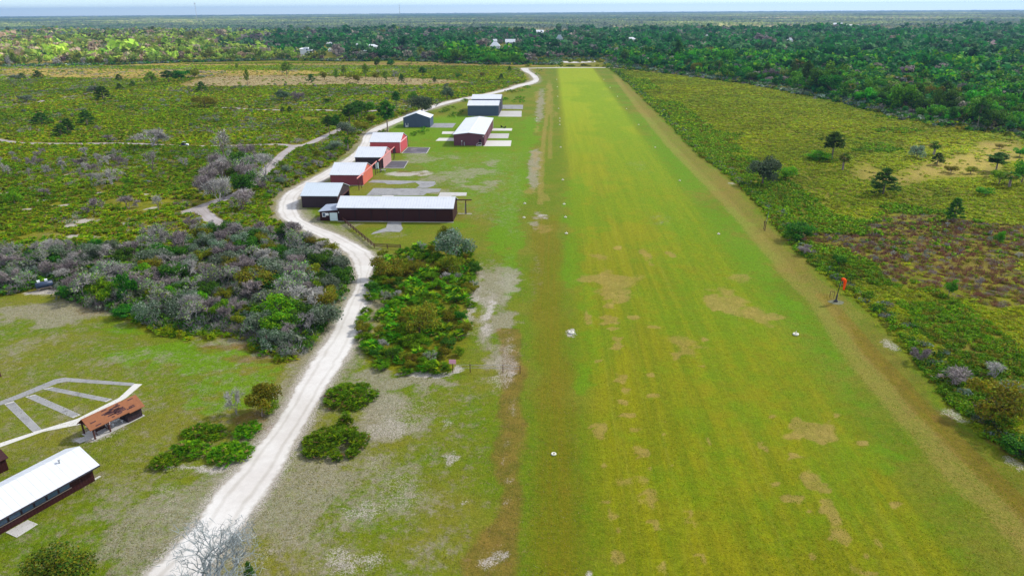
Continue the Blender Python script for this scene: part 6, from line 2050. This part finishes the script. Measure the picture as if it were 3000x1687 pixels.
for x, yt, lb in ((575, 9, 'slim pale radio mast standing far off with a wider head'), (1171, 12, 'slim dark radio mast standing far off on the horizon')):
    d = 5200.0
    X, Y, u = ray(x, 40)
    t = d / math.hypot(X, Y)
    ms = empty('radio_mast', (X * t, Y * t, 0))
    tag(ms, lb, 'radio mast')
    X, Y, u = ray(x, yt)
    zt = H + u * d / math.hypot(X, Y)
    q = MB()
    for k in range(3):
        c, s = math.cos(k * 2.094) * 1.3, math.sin(k * 2.094) * 1.3
        q.tube([(c, s, 0), (c, s, zt)], .32, 4)
    for k in range(int(zt / 6)):
        for j in range(3):
            c, s, c2, s2 = math.cos(j * 2.094) * 1.3, math.sin(j * 2.094) * 1.3, math.cos(j * 2.094 + 2.094) * 1.3, math.sin(j * 2.094 + 2.094) * 1.3
            q.bar((c, s, k * 6), (c2, s2, k * 6 + 6), .25)
    q.build('lattice', M_MAST if x < 800 else M_STEEL, ms)
    MB().tube([(0, 0, zt), (0, 0, zt + 8)], .3, 5).build('antenna', M_MAST if x < 800 else M_STEEL, ms)
    if x < 800:
        MB().tube([(0, 0, zt - 6), (0, 0, zt - 1)], 4.5, 10).build('head', M_MAST, ms)

# ------------------------------------------------------------------ the woods
fr_ = np.random.default_rng(3)
FPAL = {'bright': [lin(54, 112, 14), lin(80, 134, 14), lin(38, 88, 18), lin(104, 138, 18)], 'deep': [lin(40, 100, 34), lin(56, 114, 34), lin(34, 88, 36)], 'dull': [lin(68, 106, 60), lin(88, 120, 66), lin(60, 96, 56)],
        'mauve': [lin(118, 112, 106), lin(100, 96, 92), lin(132, 122, 112)], 'olive': [lin(110, 124, 46), lin(128, 132, 50), lin(92, 112, 44)], 'sunlit_gold': [lin(158, 176, 60), lin(136, 162, 50), lin(172, 176, 84)], 'tan': [lin(160, 140, 112), lin(150, 134, 116)]}  # gold: sunlight of the cloud gap put into the western leaf colour


def blob(r, n, size, pal, pts=None):
    L = np.concatenate([r.normal(0, .2, (6, 2)), r.uniform(.5, .8, (6, 1))], 1)
    i = r.integers(0, 6, n)
    N = sph(n, r)
    C = L[i] + N * .22 * r.uniform(.6, 1.1, (n, 1))
    C[:, 2] = np.clip(C[:, 2], .12, None)
    V, Fq = quads(C, unit(N + r.normal(0, .35, (n, 3))), size, r)
    c = colmix(n, pal, r, 4, .14) * np.repeat((1 + r.normal(0, .12, 6))[i], 4)[:, None]
    return V, Fq, c


BLOB = {nm: [[blob(fr_, n, s, pal) for k in range(3)] for n, s in ((150, .075), (60, .11), (26, .17))] for nm, pal in FPAL.items()}
cand = []
for dist0, dist1, sp in ((300, 650, 6.0), (650, 1000, 7.0), (1000, 1500, 8.2), (1500, 2300, 10.0)):
    gxs, gys = np.arange(-2000, 2000, sp), np.arange(dist0, dist1, sp)
    X, Y = np.meshgrid(gxs, gys)
    X, Y = X.ravel() + fr_.uniform(-.48, .48, X.size) * sp, Y.ravel() + fr_.uniform(-.48, .48, X.size) * sp
    k = (np.abs(X + Y * .055) < Y * .80 + 90) & (np.hypot(X, Y) > 200)
    X, Y = X[k], Y[k]
    k = inside(FOREST, X, Y)
    cand.append(np.stack([X[k], Y[k]], 1))
T = np.concatenate(cand)
k = np.ones(len(T), bool)
for P in FIELDS:
    k &= ~inside(P, T[:, 0], T[:, 1])
for cx, cy, a, dpt in CLEAR:
    k &= ~((np.abs(T[:, 0] - cx * T[:, 1] / cy) < a) & (T[:, 1] < cy + 14) & (T[:, 1] > cy - dpt))
k &= ~((np.abs(T[:, 0]) < 75) & (T[:, 1] < 960) & (T[:, 1] > 800) & (fr_.random(len(T)) < .8) & (T[:, 0] > -25))
T = T[k]
d = np.hypot(T[:, 0], T[:, 1])
ang = T[:, 0] / T[:, 1]
n1, n2 = fbm(T[:, 0], T[:, 1], 90, 8), fbm(T[:, 0], T[:, 1], 220, 18)
q = fr_.random(len(T))
rightz = ang > .055
wob = .22 * (fbm(T[:, 0], T[:, 1], 160, 55) - .5) + .08 * (q - .5)
leftz = (ang + wob < -.44) | ((ang + wob < -.31) & (T[:, 1] < 1060))
keep = ~(leftz & (d < 1900) & (fbm(T[:, 0], T[:, 1], 60, 66) > .5) & (fr_.random(len(T)) < .8))
T, d, ang, n1, n2, q, rightz, leftz = [v[keep] for v in (T, d, ang, n1, n2, q, rightz, leftz)]
kind = np.empty(len(T), object)
near_r = rightz & (d + 260 * (n2 - .5) < 1000)
kind[:] = 'dull'
for sel, table in ((near_r, (('bright', .46), ('deep', .28), ('mauve', .11), ('olive', .15))), (rightz & ~near_r, (('dull', .36), ('deep', .34), ('mauve', .22), ('olive', .08))),
                   (leftz, (('sunlit_gold', .42), ('olive', .24), ('tan', .20), ('dull', .14))), (~rightz & ~leftz, (('deep', .34), ('dull', .26), ('mauve', .28), ('olive', .12)))):
    u = np.clip(q * .7 + n1 * .6 - .15, 0, .9999)
    acc = 0.0
    for nm, w_ in table:
        kind[sel & (u >= acc) & (u < acc + w_)] = nm
        acc += w_
grove = (T[:, 1] < 1010) & (ang > -.155) & (ang < -.036) & ~rightz
kind[grove] = 'bright'
h = 9.3 * np.exp(fr_.normal(0, .3, len(T))) * (1 + .3 * (n2 - .5))
front_d = np.array([0.0] * len(T))
edge_d = sdist(FOREST, T[:, 0], T[:, 1])
h *= np.where(edge_d < 10, .75, 1.0)
h[kind == 'mauve'] *= .85
h[grove] *= 1.1
size_px = h / d
order = np.argsort(-size_px * (1 + .4 * (edge_d < 25)))
SINGLE = set()
cnt = 0
KIND_TREE = {'bright': 'brightoak', 'deep': 'dark_oak', 'dull': 'greygreen', 'mauve': 'mauve', 'olive': 'olive', 'sunlit_gold': 'yellowpine', 'tan': 'grey'}
KL = {'bright': 'bright green oak', 'deep': 'deep green oak', 'dull': 'dull grey green oak', 'mauve': 'bare mauve grey tree', 'olive': 'olive green oak', 'sunlit_gold': 'sunlit yellow green pine', 'tan': 'bare pale tree'}
for i in order:
    if cnt >= 250:
        break
    if rightz[i] and edge_d[i] < 75:
        SINGLE.add(int(i))
        cnt += 1
        kt, kl = KIND_TREE[kind[i]], KL[kind[i]]
        if fr_.random() < .16:
            kt, kl = ('palm', 'dark cabbage palm') if fr_.random() < .5 else ('pine', 'dark open pine')
        tree(kt, 'forest_tree', T[i], h[i] * (1.15 if kt == 'pine' else 1), kl + ' in the dense wood east of the airstrip', kl + 's of the eastern wood', h[i] * fr_.uniform(.8, 1.15) * (.7 if kt in ('palm', 'pine') else 1))
gi = np.where(grove)[0]
for i in gi[np.argsort(T[gi, 1])][:34]:
    SINGLE.add(int(i))
    tree('brightoak', 'grove_tree', T[i], h[i], 'vivid green oak of the grove at the far runway end', 'vivid green oaks of the grove', h[i] * 1.15)
for i in np.where(leftz & (edge_d < 22))[0][:46]:
    SINGLE.add(int(i))
    kd = kind[i]
    tree(KIND_TREE[kd], 'edge_tree', T[i], h[i], KL[kd] + ' on the sunlit western edge of the woods', KL[kd] + 's on the western woods edge', h[i] * .8)
single = np.zeros(len(T), bool)
single[list(SINGLE)] = True
fs = Stuff()
lv = np.where(d < 700, 0, np.where(d < 1150, 1, 2))
for nm in FPAL:
    for l in range(3):
        m = np.where((kind == nm) & (lv == l) & ~single)[0]
        for v in range(3):
            mm = m[v::3]
            sc = h[mm]
            fs.put(BLOB[nm][l][v], T[mm, 0], T[mm, 1], sc * fr_.uniform(.85, 1.25, len(mm)) * (1.05, 1.05, 1.1)[l], fr_, sc, .26)
# pale bare stems standing in the woods
m = fr_.choice(len(T), 1500, replace=False)
A_ = np.stack([T[m, 0], T[m, 1], np.full(1500, 1.0)], 1)
B_2 = A_ + np.stack([fr_.normal(0, .3, 1500), fr_.normal(0, .3, 1500), h[m] * fr_.uniform(.7, 1.1, 1500)], 1)
sv, sf = slivers(A_, B_2, np.full(1500, .22), fr_)
fs.V.append(sv.astype(np.float32))
fs.C.append(colmix(1500, [lin(150, 144, 140), lin(176, 172, 168)], fr_, 3).astype(np.float32))
fs.F[3].append(sf + fs.n)
fs.n += len(sv)
fs.build('woods', M_LEAF, 'wide mixed wood of oaks, pines and bare grey trees beyond the airstrip')
# understorey brush along the near rim of the woods
us = Stuff()
E_ = resample(FRONT[:19], 1.6)
for fam, dens, spread in ((TWIG['mauve'], .9, 14), (BUSH['gg'], .9, 14), (BUSH['ol'], .7, 18), (BUSH['dk'], .8, 10)):
    i = np.where(fr_.random(len(E_)) < dens)[0]
    sow(us, fam, E_[i, 0] + fr_.normal(0, 4, len(i)), E_[i, 1] + np.abs(fr_.normal(0, spread, len(i))) - 6, 2.0, 3.8, fr_, .9)
X, Y = fr_.uniform(-30, 90, 260), fr_.uniform(835, 985, 260)
k = (np.abs(Y - 872) > 24)
sow(us, BUSH['ol'], X[k], Y[k], 2, 4, fr_, .8)
us.build('undergrowth', M_LEAF, 'low grey and olive brush along the rim of the far woods')

# distant canopy out to the horizon: one bumpy sheet of treetops
na, nr_ = 820, 520
th_ = np.linspace(-.86, .80, na)
rr_ = 2230 * (16500 / 2230) ** (np.linspace(0, 1, nr_))
TH, RRg = np.meshgrid(th_, rr_)
TH = TH + fr_.uniform(-.0009, .0009, TH.shape)
X, Y = RRg * np.sin(TH), RRg * np.cos(TH)
Z = fr_.uniform(2.5, 12.5, X.shape) * (.75 + .5 * fbm(X, Y, 300, 71)) + (fr_.random(X.shape) < .04) * 4
n1, n2 = fbm(X, Y, 420, 81), fbm(X, Y, 1500, 82)
pal = np.array([lin(34, 76, 46), lin(52, 92, 54), lin(84, 92, 88), lin(110, 132, 68), lin(168, 168, 110)])
u = np.clip((n1 * .9 + n2 * .6 - .27) * 4.4 + fr_.normal(0, .45, X.shape), 0, 3.99)
i0 = u.astype(int)
C = pal[i0] * (1 - (u - i0))[..., None] + pal[i0 + 1] * (u - i0)[..., None]
C *= fr_.uniform(.75, 1.25, X.shape)[..., None]
inf = np.zeros(X.shape, bool)
for P in FIELDS:
    inf |= inside(P, X, Y)
inf |= (n2 > .74)
Z[inf] = .3
C[inf] = lin(176, 166, 120)
ii = np.arange(na * nr_).reshape(nr_, na)
Qc = np.stack([ii[:-1, :-1], ii[:-1, 1:], ii[1:, 1:], ii[1:, :-1]], -1).reshape(-1, 4)
me = mesh_np('far_woods', np.stack([X, Y, Z], -1).reshape(-1, 3), [Qc], M_TWIG, {'Col': C.reshape(-1, 3)})
tag(link('far_woods', me), 'endless flat woodland fading blue toward the horizon', kind='stuff')

# ------------------------------------------------------------------ the air: cloud deck with gaps, and haze
SUN_EL, SUN_AZ = math.radians(42), math.radians(58)     # azimuth from +Y (up the airstrip) towards +X
SD = np.array([math.sin(SUN_AZ) * math.cos(SUN_EL), math.cos(SUN_AZ) * math.cos(SUN_EL), math.sin(SUN_EL)])
ZC = 420.0
off = SD[:2] / SD[2] * ZC
GAPS = [(poly(D, [(-500, 196), (0, 198), (300, 196), (520, 186), (900, 178), (1050, 172), (700, 164), (420, 158), (260, 140), (160, 112), (-500, 100)]), 60),
        (poly(Z7, [(1500, 720), (1800, 640), (1950, 560), (2400, 540), (2500, 900), (2100, 900), (1700, 880)]), 22)]
cx_ = np.concatenate([np.arange(-6000, -1400, 200), np.arange(-1400, 1400, 28), np.arange(1400, 6001, 200)])
cy_ = np.concatenate([np.arange(-3000, 200, 160), np.arange(200, 2400, 28), np.arange(2400, 7001, 200)])
X, Y = np.meshgrid(cx_, cy_)
gx_, gy_ = X - off[0], Y - off[1]
cov = np.ones(X.shape)
for P, s in GAPS:
    cov = np.minimum(cov, 1 - sstep(-s, s, sdist(P, gx_, gy_) + (fbm(gx_, gy_, 80, 91) - .5) * s * 1.6))
thick = (18 + 60 * fbm(X, Y, 260, 93)) * cov
ok = cov > .5
ii = np.arange(X.size).reshape(X.shape)
top, bot = np.stack([X, Y, ZC + thick], -1).reshape(-1, 3), np.stack([X, Y, ZC - .15 * thick], -1).reshape(-1, 3)
fo = ok[:-1, :-1] & ok[:-1, 1:] & ok[1:, 1:] & ok[1:, :-1]
Qt = np.stack([ii[:-1, :-1], ii[:-1, 1:], ii[1:, 1:], ii[1:, :-1]], -1)[fo]
n_ = X.size
cm_, ct, cb = new_mat('cloud_vapour')
ct.n.remove(cb)
tr1 = ct.node('ShaderNodeBsdfTransparent')
tl = ct.node('ShaderNodeBsdfTranslucent', i_Color=(.96, .96, .97, 1))
mxs = ct.node('ShaderNodeMixShader', i_0=CLOUD_MIX)
ct.l.new(tr1.outputs[0], mxs.inputs[1])
ct.l.new(tl.outputs[0], mxs.inputs[2])
ct.l.new(mxs.outputs[0], ct.n['Material Output'].inputs[0])
allq = np.concatenate([Qt, Qt[:, ::-1] + n_])
# side walls round the deck and its gaps
e = {}
for a, b, c, d_ in Qt:
    for p, q in ((a, b), (b, c), (c, d_), (d_, a)):
        if (q, p) in e:
            del e[(q, p)]
        else:
            e[(p, q)] = 1
walls = np.array([(p, p + n_, q + n_, q) for p, q in e])
allq = np.concatenate([allq, walls])
V = np.concatenate([top, bot])
u, inv = np.unique(allq, return_inverse=True)
tag(link('cloud', mesh_np('cloud', V[u], [inv.reshape(-1, 4)], cm_, smooth=True)), 'thin grey cloud deck overhead with gaps letting sun through', kind='stuff')
hm = bpy.data.materials.new('haze')
hm.use_nodes = True
ht = NT(hm)
ht.n.remove(ht.n['Principled BSDF'])
pv_ = ht.node('ShaderNodeVolumePrincipled')
pv_.inputs['Color'].default_value = (.33, .58, 1.0, 1)
pv_.inputs['Density'].default_value = HAZE
pv_.inputs['Anisotropy'].default_value = .2
ht.l.new(pv_.outputs[0], ht.n['Material Output'].inputs['Volume'])
tag(MB().box(-19000, 19000, -450, 17500, -1.0, 172).build('haze', hm), 'pale blue haze filling the air over the plain', kind='stuff')
# ------------------------------------------------------------------ sky, sun, camera
w = bpy.data.worlds.new('World')
scene.world = w
w.use_nodes = True
nt = w.node_tree
bg = nt.nodes['Background']
sky = nt.nodes.new('ShaderNodeTexSky')
sky.sky_type = 'NISHITA'
sky.sun_disc = False
sky.sun_elevation = SUN_EL
sky.sun_rotation = SUN_AZ
sky.air_density = 0.5
sky.dust_density = 0.0
sky.ozone_density = 1.0
nt.links.new(sky.outputs[0], bg.inputs[0])
bg.inputs[1].default_value = 0.13
sd = Vector((math.sin(SUN_AZ) * math.cos(SUN_EL), math.cos(SUN_AZ) * math.cos(SUN_EL), math.sin(SUN_EL)))
sl = bpy.data.lights.new('sun', 'SUN')
sl.energy = SUN_E
sl.angle = math.radians(SUN_ANG)
sl.color = (1.0, .96, .88)
so = bpy.data.objects.new('sun', sl)
COL.objects.link(so)
so.rotation_euler = sd.to_track_quat('Z', 'Y').to_euler()
so.location = (0, 0, 300)

cam = bpy.data.cameras.new('camera')
cam.sensor_width = 36
cam.sensor_fit = 'HORIZONTAL'
cam.lens = 36 * F / 3000
cam.clip_start, cam.clip_end = 1, 60000
co = bpy.data.objects.new('camera', cam)
COL.objects.link(co)
f0, r0, z0 = Vector((-math.sin(YAW), math.cos(YAW), 0)), Vector((math.cos(YAW), math.sin(YAW), 0)), Vector((0, 0, 1))
fw = f0 * math.cos(PITCH) - z0 * math.sin(PITCH)
up = f0 * math.sin(PITCH) + z0 * math.cos(PITCH)
ra, ua = r0 * math.cos(ROLL) - up * math.sin(ROLL), r0 * math.sin(ROLL) + up * math.cos(ROLL)
mx = Matrix((ra, ua, -fw)).transposed().to_4x4()
mx.translation = (0, 0, H)
co.matrix_world = mx
scene.camera = co
vs = scene.view_settings
vs.view_transform, vs.look, vs.exposure, vs.gamma, vs.use_curve_mapping = 'Standard', 'None', EXPOSURE, 1, False
scene.cycles.max_bounces = 6
scene.cycles.diffuse_bounces = 3
scene.cycles.transparent_max_bounces = 8
scene.cycles.volume_bounces = 0
